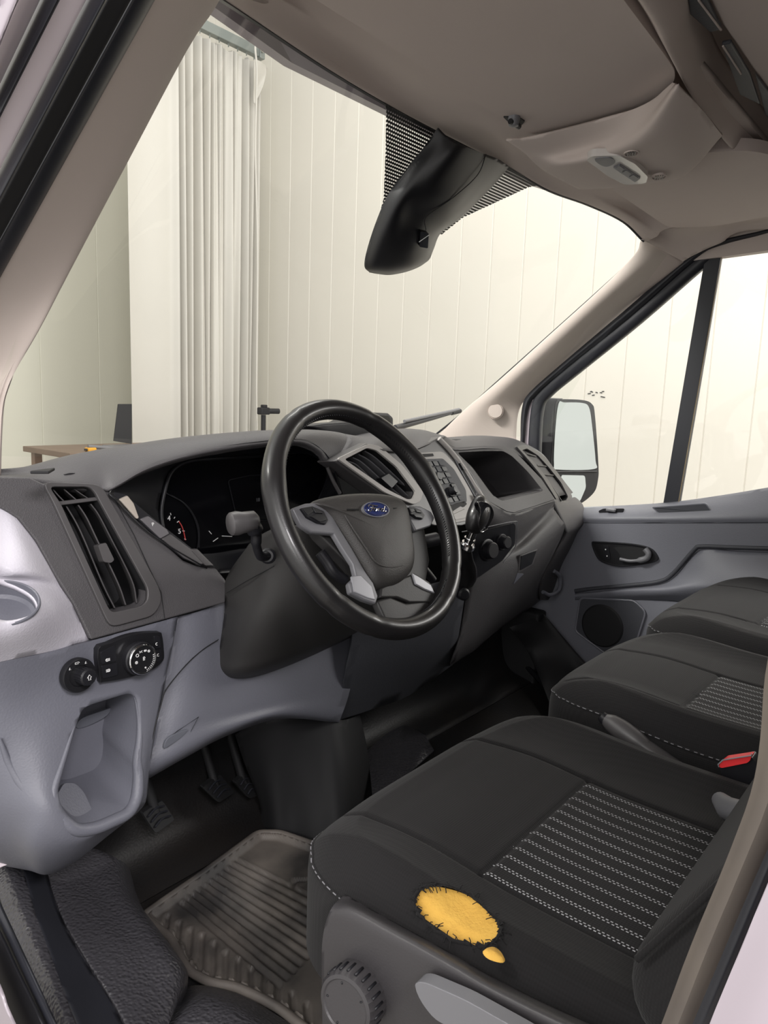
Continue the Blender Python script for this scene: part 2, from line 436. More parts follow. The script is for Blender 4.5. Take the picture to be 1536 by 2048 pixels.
ribbed_wall('wall_front', 'y', 5.4, -2.6, 3.2, GZ, 4.3, 0.52, 0.13, M['wall2'], 0.005)
struct(box('floor', (0.3, 1.2, GZ-0.05), (6.4, 9.0, 0.1), M['concrete'], bev=0))
# black scuff marks on the wall panel by the mirror
bm = bmesh.new()
for k in range(9):
    c = U(1176+random.uniform(0, 34), 789+random.uniform(-7, 7), x=3.198); r = random.uniform(.004, .010)
    tube_bm(bm, [c+V(0, -r, random.uniform(-.004, .004)), c+V(0, r, 0)], 0.003, 6)
me = bpy.data.meshes.new('trim'); bm.to_mesh(me); bm.free()
tag(link('scuff_mark', me, M['black_matte']), 'row of small black scuff marks on the white wall above the door mirror', 'scuff mark', kind='stuff')
# curtain
def curtain():
    y0 = 4.25; xl, xr = U(257, 500, y=y0).x, U(513, 300, y=y0).x
    ztop = U(450, 75, y=y0).z; N = 420; rows = []
    zb = GZ+0.03; ztop = U(506,98,y=y0).z-0.098
    phs = [random.uniform(0, 6.28) for _ in range(6)]
    for iz in range(15):
        t = iz/14; z = ztop*(1-t)+zb*t; r = []
        for i in range(N+1):
            u = i/N; x = xl+(xr-xl)*u
            # broad flat panel at the left, tight pleats at right
            if u < 0.33: amp, ph = 0.018, u*14
            else: amp, ph = 0.055, 4.6+(u-0.33)*104+1.3*math.sin(u*21+phs[2])
            ph += 0.5*math.sin(3*t+phs[0]+u*5)
            a = amp*math.sin(ph)+0.022*math.sin(ph*0.5+phs[1]+t*1.3)*(0.4+u)+ (0.02*math.sin(ph*2.1+t*2) if u > .33 else 0)
            if u < .33: a += -0.05*math.exp(-((u-.335)/.03)**2)
            x += 0.035*t*(0.3-u)*1.0 + 0.01*math.sin(ph+1.5)*(u > .33)
            zz = z + (0.018*math.sin(ph) if iz == 0 else 0)
            r.append(Vector((x, y0+a*(0.8+0.2*t), zz)))
        rows.append(r)
    o = patch('curtain', rows, M['curtain'], None, thick=0.004, nu=0, angle=80)
    tag(o, 'tall white pleated curtain hanging in the garage beyond the windscreen', 'curtain')
    return xl, xr, ztop, y0
xl, xr, zt, cy = curtain()
c0, c1 = U(380, 28, y=cy), U(506, 98, y=cy)
rl = empty('curtain_rail', (xr-0.4, cy, zt), 'grey metal curtain rail above the white curtain', 'curtain rail')
zr = c1.z-0.01
box('track', ((xl-0.6+xr)/2, cy, zr), (xr-xl+0.6, 0.06, 0.075), M['rail'], rl, bev=0.006)
for i in range(12):
    x = xr-0.03-i*0.09
    tube('hook', [(x, cy, zr-0.035), (x, cy-0.01, zr-0.048), (x+.008, cy, zr-0.062)], 0.005, M['rail'], rl, seg=6)
box('end_bracket', (xr+0.02, cy+0.0, zr+0.01), (0.05, 0.09, 0.12), M['rail'], rl, bev=0.006)
p = [V(xr+0.02, 4.20, zr+0.0), U(511, 92, y=4.08), U(514, 150, y=4.05), U(511, 300, y=4.05), U(515, 500, y=4.05), U(513, 760, y=4.05), U(514, 860, y=4.05)]
tag(tube('pull_cord', spline(p, 8), 0.008, M['curtain'], seg=8), 'thin white pull cord hanging beside the right edge of the curtain', 'cord')
# gathered flap of the curtain beside the top right edge
q = lambda a, b, y: U(a, b, y=y)
flap = patch('curtain_flap', [[q(508, 118, 4.12), q(520, 122, 4.1), q(531, 130, 4.13)], [q(508, 140, 4.12), q(521, 150, 4.13), q(534, 141, 4.13)],
      [q(508, 170, 4.13), q(516, 175, 4.15), q(527, 170, 4.13)], [q(507, 205, 4.13), q(510, 207, 4.12), q(514, 200, 4.13)]], M['curtain'], None, thick=0.004)
tag(flap, 'small folded white plastic flap at the top right corner of the curtain', 'curtain flap')
# table with laptop and tool
tz = U(200, 905, y=3.6).z
tb = empty('work_table', (1.5, 3.6, GZ), 'brown wooden table standing behind the dashboard at the left', 'table')
xa = U(131, 905, y=3.5).x
box('table_top', (xa+0.75, 3.75, tz), (1.5, 0.6, 0.035), M['wood'], tb, bev=0.004)
for sx in (0.06, 1.42):
    for sy in (-.24, .24): box('leg', (xa+sx, 3.75+sy, (tz+GZ)/2-0.01), (0.05, 0.05, tz-GZ-0.02), M['wood'], tb, bev=0.003)
lap = empty('laptop', U(235, 895, y=3.6), 'dark open laptop on the brown table next to the curtain', 'laptop')
l0 = U(222, 880, y=3.68); l1 = U(264, 880, y=3.68)
zt0 = tz+0.03
box('laptop_base', ((l0.x+l1.x)/2-0.02, 3.58, zt0), (l1.x-l0.x+0.07, 0.24, 0.02), M['silver_dark'], lap, bev=0.004)
plate('laptop_screen', [U(228, 882, y=3.70), U(264, 888, y=3.70), U(264, 808, y=3.74), U(237, 808, y=3.74)], (0, 0.012, 0), M['black_soft'], lap, 0.002)
tube('stylus_holder', [U(176, 893, y=3.5), U(232, 897, y=3.5)], 0.012, M['silver_dark'], lap, seg=8)
tt = empty('yellow_tape_measure', U(180, 894, y=3.5), 'small yellow hand tool lying on the brown table', 'tool')
c = U(181, 894, y=3.5); box('tool_body', (c.x, c.y, tz+0.03), (0.055, 0.05, 0.025), M['yellow'], tt, bev=0.006)
box('tool_clip', (c.x-0.028, c.y, tz+0.03), (0.016, 0.03, 0.014), M['black'], tt, bev=0.003)
# camera on tripod
c = U(527, 822, y=3.6)
tp = empty('camera_tripod', (c.x, c.y, GZ), 'dark camera on a slim tripod standing in front of the white wall behind the wheel', 'camera tripod')
cen = c
box('camera_body', cen, (0.085, 0.06, 0.055), M['black_soft'], tp, bev=0.008)
box('viewfinder', cen+V(0.005, 0, 0.036), (0.04, 0.04, 0.024), M['black_soft'], tp, bev=0.006)
tube('camera_lens', [cen+V(0.035, -0.01, 0), cen+V(0.13, -0.03, 0.0)], [0.021, 0.021], M['black_soft'], tp, seg=16)
tube('centre_column', [cen+V(0, 0, -0.03), (cen.x, cen.y, GZ+0.7)], 0.019, M['black_soft'], tp, seg=12)
for a in (20, 140, 260):
    a = math.radians(a); tube('leg', [(cen.x, cen.y, GZ+0.75), (cen.x+.38*math.cos(a), cen.y+.38*math.sin(a), GZ+.01)], 0.013, M['black_soft'], tp, seg=8)
# ================================================================ VAN SHELL
# windscreen : grid between base curve and header curve
HDR = [(-.80,-.093,1.284), (-.657,0.0,1.344), (-.45,.075,1.385), (-.263,.125,1.397), (.055,.135,1.399), (.25,.115,1.392), (.45,.08,1.378), (.66,.045,1.352), (.80,-.02,1.29)]
BASE = [(-.88,.32,.80), (-.70,.50,.775), (-.48,.62,.765), (-.25,.69,.76), (0,.72,.76), (.25,.70,.76), (.48,.63,.765), (.70,.52,.775), (.90,.36,.79)]
H0 = [(500,33,0.0),(656,137,.07),(773,207,.115),(875,262,.13),(1020,336,.12),(1100,381,.10),(1179,410,.08),(1248,443,.055),(1290,483,.03)]
rows = [[V(*p)+V(0,.012,.012) for p in HDR], [ (V(*a)*.5+V(*b)*.5)+V(0,.02,.02) for a, b in zip(HDR, BASE)], [V(*p) for p in BASE]]
ws = struct(patch('window_1', rows, M['glass'], None, thick=0.0, nu=8, nv=5))
PLW = ((0, .71, .704), .71*.118+.704*1.388)
fr = [(768,204),(880,268),(905,290),(830,470),(752,452),(767,398),(771,300),(772,222)]
plate('ceramic_dot_band', [U(a, b, pl=PLW) for a, b in fr], (0,-.0015,-.0015), M['frit'], ws, bev=0)
plate('ceramic_dot_band', [U(a, b, pl=PLW) for a, b in [(1000,322),(1078,369),(1055,374),(925,434),(880,470),(900,400)]], (0,-.0015,-.0015), M['frit'], ws, bev=0)
# headliner front trim
H1 = [(470,-30,-.10),(560,5,-.02),(700,105,.05),(810,185,.085),(915,250,.09),(1045,322,.085),(1118,364,.07),(1195,402,.05),(1262,436,.025),(1312,474,0.0)]
H0b = [(420,-20,-.085)]+H0
r0 = [U(a,b,y=c) for a,b,c in H0b]
r0a = [p+V(0,.008,.02) for p in r0]
r1 = [U(a,b,y=c) for a,b,c in H1]
h2 = [(560,-60),(650,-5),(790,85),(890,150),(985,210),(1090,280),(1170,335),(1240,378),(1300,415),(1360,452)]
r2 = [U(a,b,z=1.392) for a,b in h2]
r2[-1] = U(1360,452,z=1.36)
r3 = [V(-.88+i*.195, -.36, 1.392) for i in range(10)]
hl = struct(patch('ceiling', [r0a, r0, r1, r2, r3], M['headliner'], None, thick=0.012, nu=8, nv=6, toward=(0,-.3,.6)))
# side header over the passenger door
struct(patch('trim_1', [[U(1286,478,y=.03), U(1318,462,z=1.365), U(1420,445,z=1.365), U(1540,425,z=1.365), V(.80,-.9,1.37)],
      [U(1318,497,x=.80), U(1350,485,x=.82), U(1425,462,x=.83), U(1540,440,x=.83), V(.84,-.9,1.33)],
      [U(1366,523,x=.87), U(1385,512,x=.87), U(1440,487,x=.87), U(1540,458,x=.87), V(.87,-.9,1.30)]], M['trim'], None, thick=0.01, nu=6, nv=6, toward=(0,-.3,.8)))
# driver side A pillar trim (inner edge beside the glass, outer edge beside the seal)
e1 = [(470,-60,-.79),(429,18,-.79),(374,101,-.80),(255,325,-.815),(136,550,-.83),(79,659,-.84),(33,738,-.845),(13,782,-.85),(3,835,-.85),(-2,960,-.85)]
e2 = [(370,-110,-.90),(308,0,-.90),(258,90,-.90),(135,312,-.90),(0,552,-.90),(-68,672,-.90),(-110,750,-.90),(-130,800,-.90),(-140,850,-.90),(-145,960,-.90)]
ra = [U(a,b,x=c) for a,b,c in e1]; rb = [U(a,b,x=c) for a,b,c in e2]
rm = [a*.55+b*.45+V(.009,-.008,0) for a,b in zip(ra, rb)]
struct(patch('trim_2', [[p+(p-CAM).normalized()*.03+V(-.012,.005,0) for p in ra], ra, rm, rb, [p+V(-.02,.02,0) for p in rb]], M['trim'], None, thick=0.006, nu=6, nv=4))
# joint of pillar trim and roof trim
# door aperture strips on the driver side, outside to inside: body paint, rubber seals, inner frame paint
def strip(name, t0, l0, t1, l1, x, mat, bulge=0.008, xs=None):
    def ln(t, l):   # px line from the top edge to the left edge, continued past the frame
        f = lambda k: (t*(1-k), l*k)
        return [f(-.45), f(0), f(.35), f(.7), f(1.0), f(1.5)]
    A, B = ln(t0, l0), ln(t1, l1); x2 = x if xs is None else xs
    a = [U(p[0], p[1], x=x) for p in A]; b = [U(p[0], p[1], x=x2) for p in B]
    tc = lambda p: (CAM-p).normalized()*bulge
    m = [p*.5+q*.5+tc(p) for p, q in zip(a, b)]
    m1 = [p*.85+q*.15+tc(p)*.75 for p, q in zip(a, b)]; m2 = [p*.15+q*.85+tc(p)*.75 for p, q in zip(a, b)]
    return struct(patch(name, [a, m1, m, m2, b], mat, None, thick=0.004, nu=4, nv=4, toward=CAM))
strip('trim_3', -30, -60, 34, 84, -1.03, M['white_paint'], 0.006)
strip('trim_4', 34, 84, 80, 168, -1.02, M['lavender_paint'], 0.004, -.995)
strip('trim_5', 80, 168, 120, 236, -.99, M['rubber'], 0.012)
strip('trim_6', 118, 234, 172, 338, -.985, M['lavender_paint'], 0.002, -.965)
strip('trim_7', 170, 336, 214, 402, -.96, M['rubber'], 0.010)
strip('trim_8', 212, 400, 262, 478, -.945, M['black_matte'], 0.003, -.93)
strip('trim_9', 258, 470, 310, 556, -.925, M['rubber'], 0.012, -.90)
# passenger side A pillar trim
i1 = [(1290,478,.805),(1276,508,.80),(1200,582,.80),(1100,672,.81),(1000,762,.82),(930,822,.83),(880,872,.84),(850,900,.85)]
i2 = [(1366,523,.88),(1330,552,.88),(1240,624,.885),(1140,712,.89),(1060,782,.89),(1032,820,.89),(1024,870,.89),(1024,910,.89)]
pa = [U(a,b,x=c) for a,b,c in i1]; pb = [U(a,b,x=c) for a,b,c in i2]
pm = [a*.62+b*.38+V(-.022,-.010,0) for a,b in zip(pa,pb)]
aps = struct(patch('trim_10', [[p+V(.02,.02,0) for p in pa], pa, pm, pb, [p+V(.02,-.0,0) for p in pb]], M['trim'], None, thick=0.006, nu=6, nv=6))
c = U(991,822,x=.846); n = (-.86,-.42,.10)
lathe('tweeter_grille', [(0,.0042),(.0225,.0036),(.0235,.0),(.0245,-.001),(.026,.0008),(.027,-.004)], c+V(-.004,-.002,0), n, M["trim"], aps, seg=40)
# black windscreen edge line along passenger pillar
tube('glass_edge_seal', spline([U(1292,480,x=.812),U(1279,506,x=.81),U(1200,580,x=.812),U(1000,759,x=.83),U(925,826,x=.84),U(868,872,x=.85)],6), 0.0035, M['rubber'], ws, seg=6)
tube('glass_edge_seal', spline([p+V(0,.004,.001) for p in r0], 6), 0.0035, M['rubber'], ws, seg=6)
# rear body, roof, floor, bulkhead so daylight only enters through the openings
struct(box('trim_11', (0,-.55,1.62), (1.86,1.3,.04), M['headliner'], bev=0))
struct(box('trim_12', (0,-1.22,.75), (1.9,.04,1.75), M['headliner'], bev=0))
struct(plate('trim_13', [(-.92,-1.22,1.62),(-.92,.02,1.62),(-.92,.10,1.36),(-.92,-.14,1.335),(-.92,-1.22,1.42)], (.03,0,0), M['trim'], None, 0))
struct(box('trim_38', (-.945,-.99,.72), (.03,.46,1.8), M['lavender_paint'], bev=.004))
struct(plate('trim_14', [(.89,-1.22,1.62),(.89,.02,1.62),(.89,.10,1.36),(.89,-.05,1.30),(.89,-1.22,1.36)], (.03,0,0), M['trim'], None, 0))
struct(plate('trim_15', [(-.90,.02,1.62),(-.90,.08,1.42),(-.40,.20,1.43),(.40,.20,1.43),(.90,.08,1.42),(.90,.02,1.62)], (0,.02,.0), M['white_paint'], None, 0))
# overhead parcel shelf: rolled lip, flat dark plates standing in for cavity shade, brackets
lipA = [(1262,-20),(1310,60),(1360,150),(1400,215),(1442,268),(1490,322),(1560,402)]
lipB = [(1362,-30),(1378,40),(1400,110),(1425,165),(1462,215),(1505,262),(1570,330)]
la = [U(a,b,z=1.375) for a,b in lipA]; lb = [U(a,b,z=1.40) for a,b in lipB]
ext = lambda r, k: [r[0]+(r[0]-r[-1]).normalized()*k]+r+[r[-1]+(r[-1]-r[0]).normalized()*k]
la, lb = ext(la,.35), ext(lb,.35)
lm = [a*.5+b*.5+V(0,0,-.028) for a,b in zip(la,lb)]
shelf = struct(patch('trim_16', [[p+V(0,.02,.03) for p in la], la, lm, lb, [p+V(0,-.004,.05) for p in lb]], M['headliner'], None, thick=0.006, nu=6, nv=4, toward=(0,-.3,.5)))
struct(plate('trim_17', [(-.88,-.47,1.44),(.88,-.47,1.44),(.88,-.80,1.50),(-.88,-.80,1.50)], (0,0,.015), M['door_dark'], None, 0))
br = [[(1372,-30),(1400,-30),(1443,60),(1420,66),(1380,30)], [(1443,90),(1462,86),(1500,150),(1520,210),(1480,190)], [(1510,150),(1540,190),(1560,260),(1530,230)]]
for k, b_ in enumerate(br):
    plate('shelf_shade_plate', [U(a,b,z=1.398) for a,b in b_], (0,0,.006), M['door_dark'], shelf, .002)
for a in [[(1397,0),(1442,60)], [(1446,92),(1482,148)]]:
    tube('shelf_rail', [U(p[0],p[1],z=1.397) for p in a], .0014, M['headliner'], shelf, seg=8)
plate('shelf_upper_panel', [U(a,b,z=1.405) for a,b in [(1400,-40),(1445,50),(1500,130),(1560,215),(1700,300),(1700,-60)]], (0,0,.012), M['headliner'], shelf, .004)
# sun visors
def visor(pix, z, label, tilt=0.05):
    cpt = U(*pix[0], z=z)
    n = Vector((0,0,1)); pl = (tuple(n), n.dot(cpt))
    pts = rounded([U(a,b,pl=pl) for a,b in pix], .035, 6)
    e = empty('sun_visor', sum(pts, Vector())/len(pts), label, 'sun visor', 'sun visors folded up')
    plate('visor_panel', pts, V(0,0,.022), M['headliner'], e, .009, 4)
    return e, pl
ev, pl = visor([(560,-45),(800,105),(985,225),(1012,238),(1058,272),(1130,258),(1230,232),(1325,202),(1356,150),(1330,110),(1240,-10),(1180,-95)], 1.362, 'large taupe sun visor over the driver side, folded flat against the headliner')
c = U(1028,239,z=1.358)
plate('pivot_shade_plate', rounded([U(a,b,z=1.3605) for a,b in [(1006,234),(1036,234),(1050,243),(1042,252),(1020,248)]],.003), (0,0,.006), M['black_matte'], ev, .001)  # dark plate stands in for the shade inside the pivot notch
lathe('pivot_clip', [(0,.012),(.008,.010),(.010,0),(.012,-.012)], c, (0,0,-1), M['silver_dark'], ev, seg=16)
tube('pivot_pin', [c+V(-.012,0,-.006), c+V(.018,0,-.006)], .0045, M['black_soft'], ev, seg=10)
ev2, pl2 = visor([(1217,374),(1331,452),(1350,456),(1438,452),(1545,430),(1720,400),(1720,330),(1600,325),(1500,300),(1400,305)], 1.356, 'taupe sun visor on the passenger side behind the overhead console', 0.02)
# overhead console
oc = empty('overhead_console', U(1240,320,z=1.32), 'taupe overhead console with a small interior lamp between the sun visors', 'overhead console')
top = [(1012,281,1.352),(1070,274,1.35),(1200,240,1.35),(1290,208,1.35),(1345,165,1.352)]
mid = [(1046,304,1.344),(1110,306,1.336),(1207,280,1.331),(1283,240,1.331),(1350,168,1.346)]
rid = [(1084,339,1.335),(1130,331,1.314),(1215,312,1.308),(1290,272,1.308),(1357,174,1.33)]
low = [(1125,362,1.335),(1175,350,1.318),(1255,332,1.31),(1345,285,1.31),(1400,215,1.335)]
bot = [(1156,378,1.335),(1217,375,1.322),(1290,367,1.316),(1368,348,1.318),(1442,268,1.335)]
bk = [(1156,377,1.350),(1221,373,1.350),(1296,362,1.350),(1372,342,1.350),(1444,265,1.350)]
patch('console_body', [[U(a,b,z=c) for a,b,c in r] for r in (top,mid,rid,low,bot,bk)], M['headliner'], oc, thick=0.004, nu=8, nv=8, toward=(0,-.3,.5))
PLC = ((0,0,1),1.308)
lamp = rounded([U(a,b,z=1.3085-.0085*(a-1172)/124) for a,b in [(1172,320),(1184,312),(1238,311),(1270,328),(1296,354),(1292,367),(1250,370),(1215,352)]], .008, 4)
lo = plate('lamp_lens', lamp, V(0,0,.012), M['lamp'], oc, .003, 3)

plate('button_panel', rounded([U(a,b,z=1.3060-.0085*(a-1172)/124) for a,b in [(1226,336),(1240,330),(1281,357),(1270,365)]], .003), V(0,0,.004), M['silver_dark'], oc, .001)
for k in range(3):
    bx = [(1230+k*14,337+k*9),(1239+k*14,332+k*9),(1249+k*14,339+k*9),(1240+k*14,345+k*9)]
    plate('lamp_button', rounded([U(a,b,z=1.3045-.0085*(a-1172)/124) for a,b in bx], .002), V(0,0,.004), M['black_soft'] if k == 9 else M['silver_dark'], oc, .001)
plate('map_light', spline([U(a,b,z=1.3070-.0085*(a-1172)/124) for a,b in [(1190,319),(1220,316),(1230,326),(1215,334),(1200,330)]], 5, True), V(0,0,.003), M['silver_dark'], oc, .001)
for (a, b) in ((1263,308),(1318,355)):
    pc = U(a,b,z=1.3035); dx = U(a+16,b-2,z=1.3035)-pc; dy = U(a,b+6,z=1.3035)-pc
    frame('microphone_slot', [pc+dx*math.cos(t)+dy*math.sin(t) for t in [k*math.pi/12 for k in range(24)]], [pc+dx*.85*math.cos(t)+dy*.8*math.sin(t) for t in [k*math.pi/12 for k in range(24)]], (0,0,.003), M['headliner'], oc, bev=0)
    tube('microphone_grille', [[pc+dx*s+dy*.6, pc+dx*(s+.15)-dy*.6] for s in (-.55,-.25,.05,.35)], .0009, M['black'], oc, seg=6)
# rain sensor and camera cowl hanging from the windscreen head
ch = empty('windscreen_sensor_cowl', U(850,420,pl=PLW), 'black moulded sensor housing hanging below the windscreen header', 'sensor housing')
def cowl_row(px, h):
    o = []
    for (a,b), k in zip(px, h): o.append(U(a,b,pl=(PLW[0], PLW[1]-k)))
    return o
rowsC = [cowl_row([(876,255),(897,275),(925,290),(960,305),(995,318),(1018,333)], (.012,.03,.05,.05,.035,.012)),
 cowl_row([(852,289),(878,300),(905,322),(945,345),(970,358),(997,360)], (.012,.035,.058,.058,.04,.012)),
 cowl_row([(805,348),(835,352),(862,380),(905,400),(925,412),(957,402)], (.012,.04,.062,.066,.045,.012)),
 cowl_row([(773,395),(800,405),(825,425),(862,436),(890,444),(921,437)], (.012,.045,.05,.055,.045,.012)),
 cowl_row([(750,449),(775,458),(805,468),(842,470),(864,472),(882,466)], (.012,.045,.056,.062,.045,.012)),
 cowl_row([(733,503),(755,512),(790,514),(828,508),(852,505),(868,497)], (.012,.04,.055,.06,.045,.015)),
 cowl_row([(729,533),(750,538),(785,540),(820,534),(845,524),(861,515)], (.015,.035,.048,.05,.035,.015)),
 cowl_row([(739,545),(755,548),(780,550),(812,544),(838,534),(856,522)], (.01,.015,.02,.02,.015,.01))]
co = patch('cowl_shell', rowsC, M['black'], ch, thick=0.003, nu=7, nv=6)
plate('sensor_window', rounded([U(a,b,pl=(PLW[0],PLW[1]-.068)) for a,b in [(841,463),(858,467),(856,497),(839,494)]], .004), (0,.012,.012), M['lens'], ch, .001)
tube('window_white_bar', [U(838,484,pl=(PLW[0],PLW[1]-.0695)), U(858,470,pl=(PLW[0],PLW[1]-.0695))], .0008, M['white_text'], ch, seg=6)  # white line across the sensor window
tube('cowl_seam', spline([U(a,b,pl=(PLW[0],PLW[1]-k)) for a,b,k in [(972,308,.045),(955,350,.062),(905,396,.068),(853,433,.058),(852,460,.066)]], 5), .0009, M['black_matte'], ch, seg=6)
# ================================================================ PASSENGER DOOR
XD = .862
dr = empty('door_1', (XD, -.2, .4)); struct(dr)
YZ = lambda a, b, x=XD: U(a, b, x=x)
# window glass and frame
wf_in = [(1600,455),(1536,482),(1444,510),(1412,530),(1280,645),(1160,742),(1098,793),(1083,822),(1078,900),(1080,960),(1120,1016)]
wf_out = [(1600,440),(1536,466),(1440,492),(1392,518),(1262,632),(1140,728),(1078,782),(1062,818),(1056,905),(1058,970),(1100,1030)]
a_ = [U(p[0],p[1],x=.905) for p in wf_in]; b_ = [U(p[0],p[1],x=.895) for p in wf_out]
patch('window_frame', [[p+V(.02,0,0) for p in a_], a_, [p*.5+q*.5+V(-.006,0,0) for p,q in zip(a_,b_)], b_], M['rubber'], dr, thick=.004, nu=4, nv=4)
s_in = [(1600,432),(1536,458),(1436,482),(1372,516),(1243,626),(1132,720),(1060,784),(1046,812),(1041,870),(1041,905)]
s_out = [(1600,440),(1536,468),(1440,494),(1390,522),(1260,636),(1140,732),(1074,790),(1056,822),(1050,880),(1050,910)]
sa = [U(p[0],p[1],x=.885) for p in s_in]; sb = [U(p[0],p[1],x=.895) for p in s_out]
struct(patch('trim_18', [sa, [p*.5+q*.5+V(-.008,-.004,0) for p,q in zip(sa,sb)], sb], M['rubber'], None, thick=.003, nu=5, nv=4))
struct(patch('trim_19', [[U(1048,800,x=.90),U(1046,850,x=.90),U(1046,930,x=.90)],[U(1066,790,x=.90),U(1062,850,x=.90),U(1062,930,x=.90)]], M['white_paint'], None, thick=.003, nu=3, nv=3))
struct(plate('window_2', [U(1412,525,x=.912),U(1078,790,x=.912),U(1070,1030,x=.912),U(1345,1030,x=.912)], (.004,0,0), M['glass_side'], None, 0))
struct(plate('window_3', [U(1430,500,x=.914),U(1345,1030,x=.914),U(1750,1030,x=.914),U(1750,420,x=.914)], (.004,0,0), M['glass_side'], None, 0))
plate('window_divider', [U(1410,510,x=.90),U(1444,500,x=.90),U(1357,1012,x=.90),U(1324,1018,x=.90)], (.02,0,0), M['rubber'], dr, .003)
tube('divider_edge', [U(1443,515,x=.897),U(1357,1005,x=.897)], .0012, M['orange_wear'], dr, seg=6)
# ledge and main panel
led = [[(1120,1016,.90),(1166,1014,.90),(1260,1010,.90),(1352,1003,.90),(1452,989,.90),(1536,975,.90),(1640,958,.90)],
       [(1120,1024,.865),(1168,1024,.865),(1260,1022,.865),(1352,1019,.865),(1452,1012,.865),(1536,1008,.865),(1640,1000,.865)],
       [(1120,1036,.845),(1168,1036,.845),(1260,1036,.845),(1352,1036,.845),(1452,1034,.845),(1536,1032,.845),(1640,1030,.845)],
       [(1120,1046,.848),(1168,1046,.848),(1260,1046,.848),(1352,1046,.848),(1452,1046,.848),(1536,1046,.848),(1640,1046,.848)]]
patch('door_ledge', Rx(led), M['door_grey'], dr, thick=.006, nu=5, nv=5)
low = [(1120,1044),(1168,1044),(1260,1044),(1352,1044),(1452,1044),(1536,1044),(1640,1044)]
pts = [U(a,b,x=.850) for a,b in low]+[V(.850,-1.0,-.02),V(.850,.42,-.02),V(.850,.42,.52)]
panel = plate('door_panel', pts, (.03,0,0), M['door_grey'], dr, .003)
band = [(1150,1182),(1188,1177),(1255,1171),(1318,1163),(1346,1147),(1388,1100),(1404,1093),(1470,1095),(1640,1100)]
tube('dark_inlay_band', spline([U(a,b,x=.846) for a,b in band],5), .006, M['door_dark'], dr, seg=8)
arm = [[(1150,1186,.85),(1255,1176,.85),(1322,1168,.85),(1352,1151,.85),(1400,1100,.85),(1480,1102,.85),(1560,1104,.85),(1650,1106,.85)],
       [(1150,1190,.84),(1255,1180,.83),(1330,1176,.82),(1380,1168,.815),(1430,1162,.81),(1490,1157,.805),(1560,1151,.80),(1650,1143,.80)],
       [(1150,1196,.843),(1255,1190,.832),(1330,1188,.822),(1380,1184,.817),(1430,1180,.812),(1490,1175,.807),(1560,1169,.802),(1650,1162,.80)],
       [(1150,1200,.85),(1255,1200,.85),(1330,1202,.85),(1380,1206,.85),(1430,1206,.85),(1490,1206,.85),(1560,1204,.85),(1650,1204,.85)]]
patch('armrest', Rx(arm), M['door_grey'], dr, thick=.005, nu=6, nv=6)
# handle bezel
bz = spline([U(a,b,x=.846) for a,b in [(1184,1086),(1196,1083),(1262,1087),(1300,1096),(1316,1113),(1313,1122),(1290,1128),(1240,1133),(1205,1124),(1192,1110)]],5,True)
hb = plate('handle_bezel', bz, (.006,0,0), M['black'], dr, .002)
frame('bezel_rim', bz, inset(bz,.004) , (-.004,0,0), M['black_soft'], hb, bev=.001)
rec = spline([U(a,b,x=.8445) for a,b in [(1232,1094),(1285,1096),(1304,1108),(1296,1119),(1250,1119),(1238,1106)]],5,True)
plate('handle_recess', rec, (-.0008,0,0), M['black_matte'], hb, 0)
tube('pull_lever', spline([U(a,b,x=.834) for a,b in [(1240,1118),(1262,1122),(1290,1118),(1297,1108),(1290,1098)]],5), [.005]*8+[.009]*13, M['silver_dark'], hb, seg=10)
plate('lock_switch', rounded([U(a,b,x=.842) for a,b in [(1205,1092),(1217,1092),(1221,1118),(1211,1119)]],.003), (.004,0,0), M['black_soft'], hb, .001)
for (a,b) in ((1211,1099),(1214,1112)): lathe('switch_mark', [(0,.0008),(.0022,.0005),(.0023,-.001)], U(a,b,x=.8415), (-1,0,0), M['white_text'], hb, seg=8)
# ledge pocket and window switch
pk = rounded([U(a,b,x=.857) for a,b in [(1302,1014),(1412,1006),(1428,1028),(1318,1029)]],.008)
frame('ledge_pocket_rim', pk, inset(pk,.004), (.004,0,.002), M['door_grey'], dr, bev=.001)
plate('ledge_pocket', inset(pk,.003), (.003,0,.0), M['door_dark'], dr, 0)
sw = rounded([U(a,b,x=.860) for a,b in [(1196,1022),(1207,1017),(1249,1017),(1245,1026),(1200,1028)]],.006)
plate('window_switch_bezel', sw, (.004,0,0), M['black_soft'], dr, .0015)
box('window_switch', U(1222,1020,x=.855), (.012,.03,.01), M['silver_dark'], dr, bev=.003)
# speaker pocket
sp = rounded([U(a,b,x=.843) for a,b in [(1160,1196),(1268,1201),(1292,1224),(1268,1300),(1215,1310),(1150,1262)]],.015)
plate('speaker_pocket', sp, (.006,0,0), M['door_dark'], dr, .002)
tube('speaker_pocket_rim', sp, .003, M['door_grey'], dr, seg=6, closed=True)
lathe('speaker_grille', [(0,.004),(.062,.002),(.07,-.004)], U(1204,1252,x=.841), (-1,0,0), M['black_matte'], dr, seg=40)
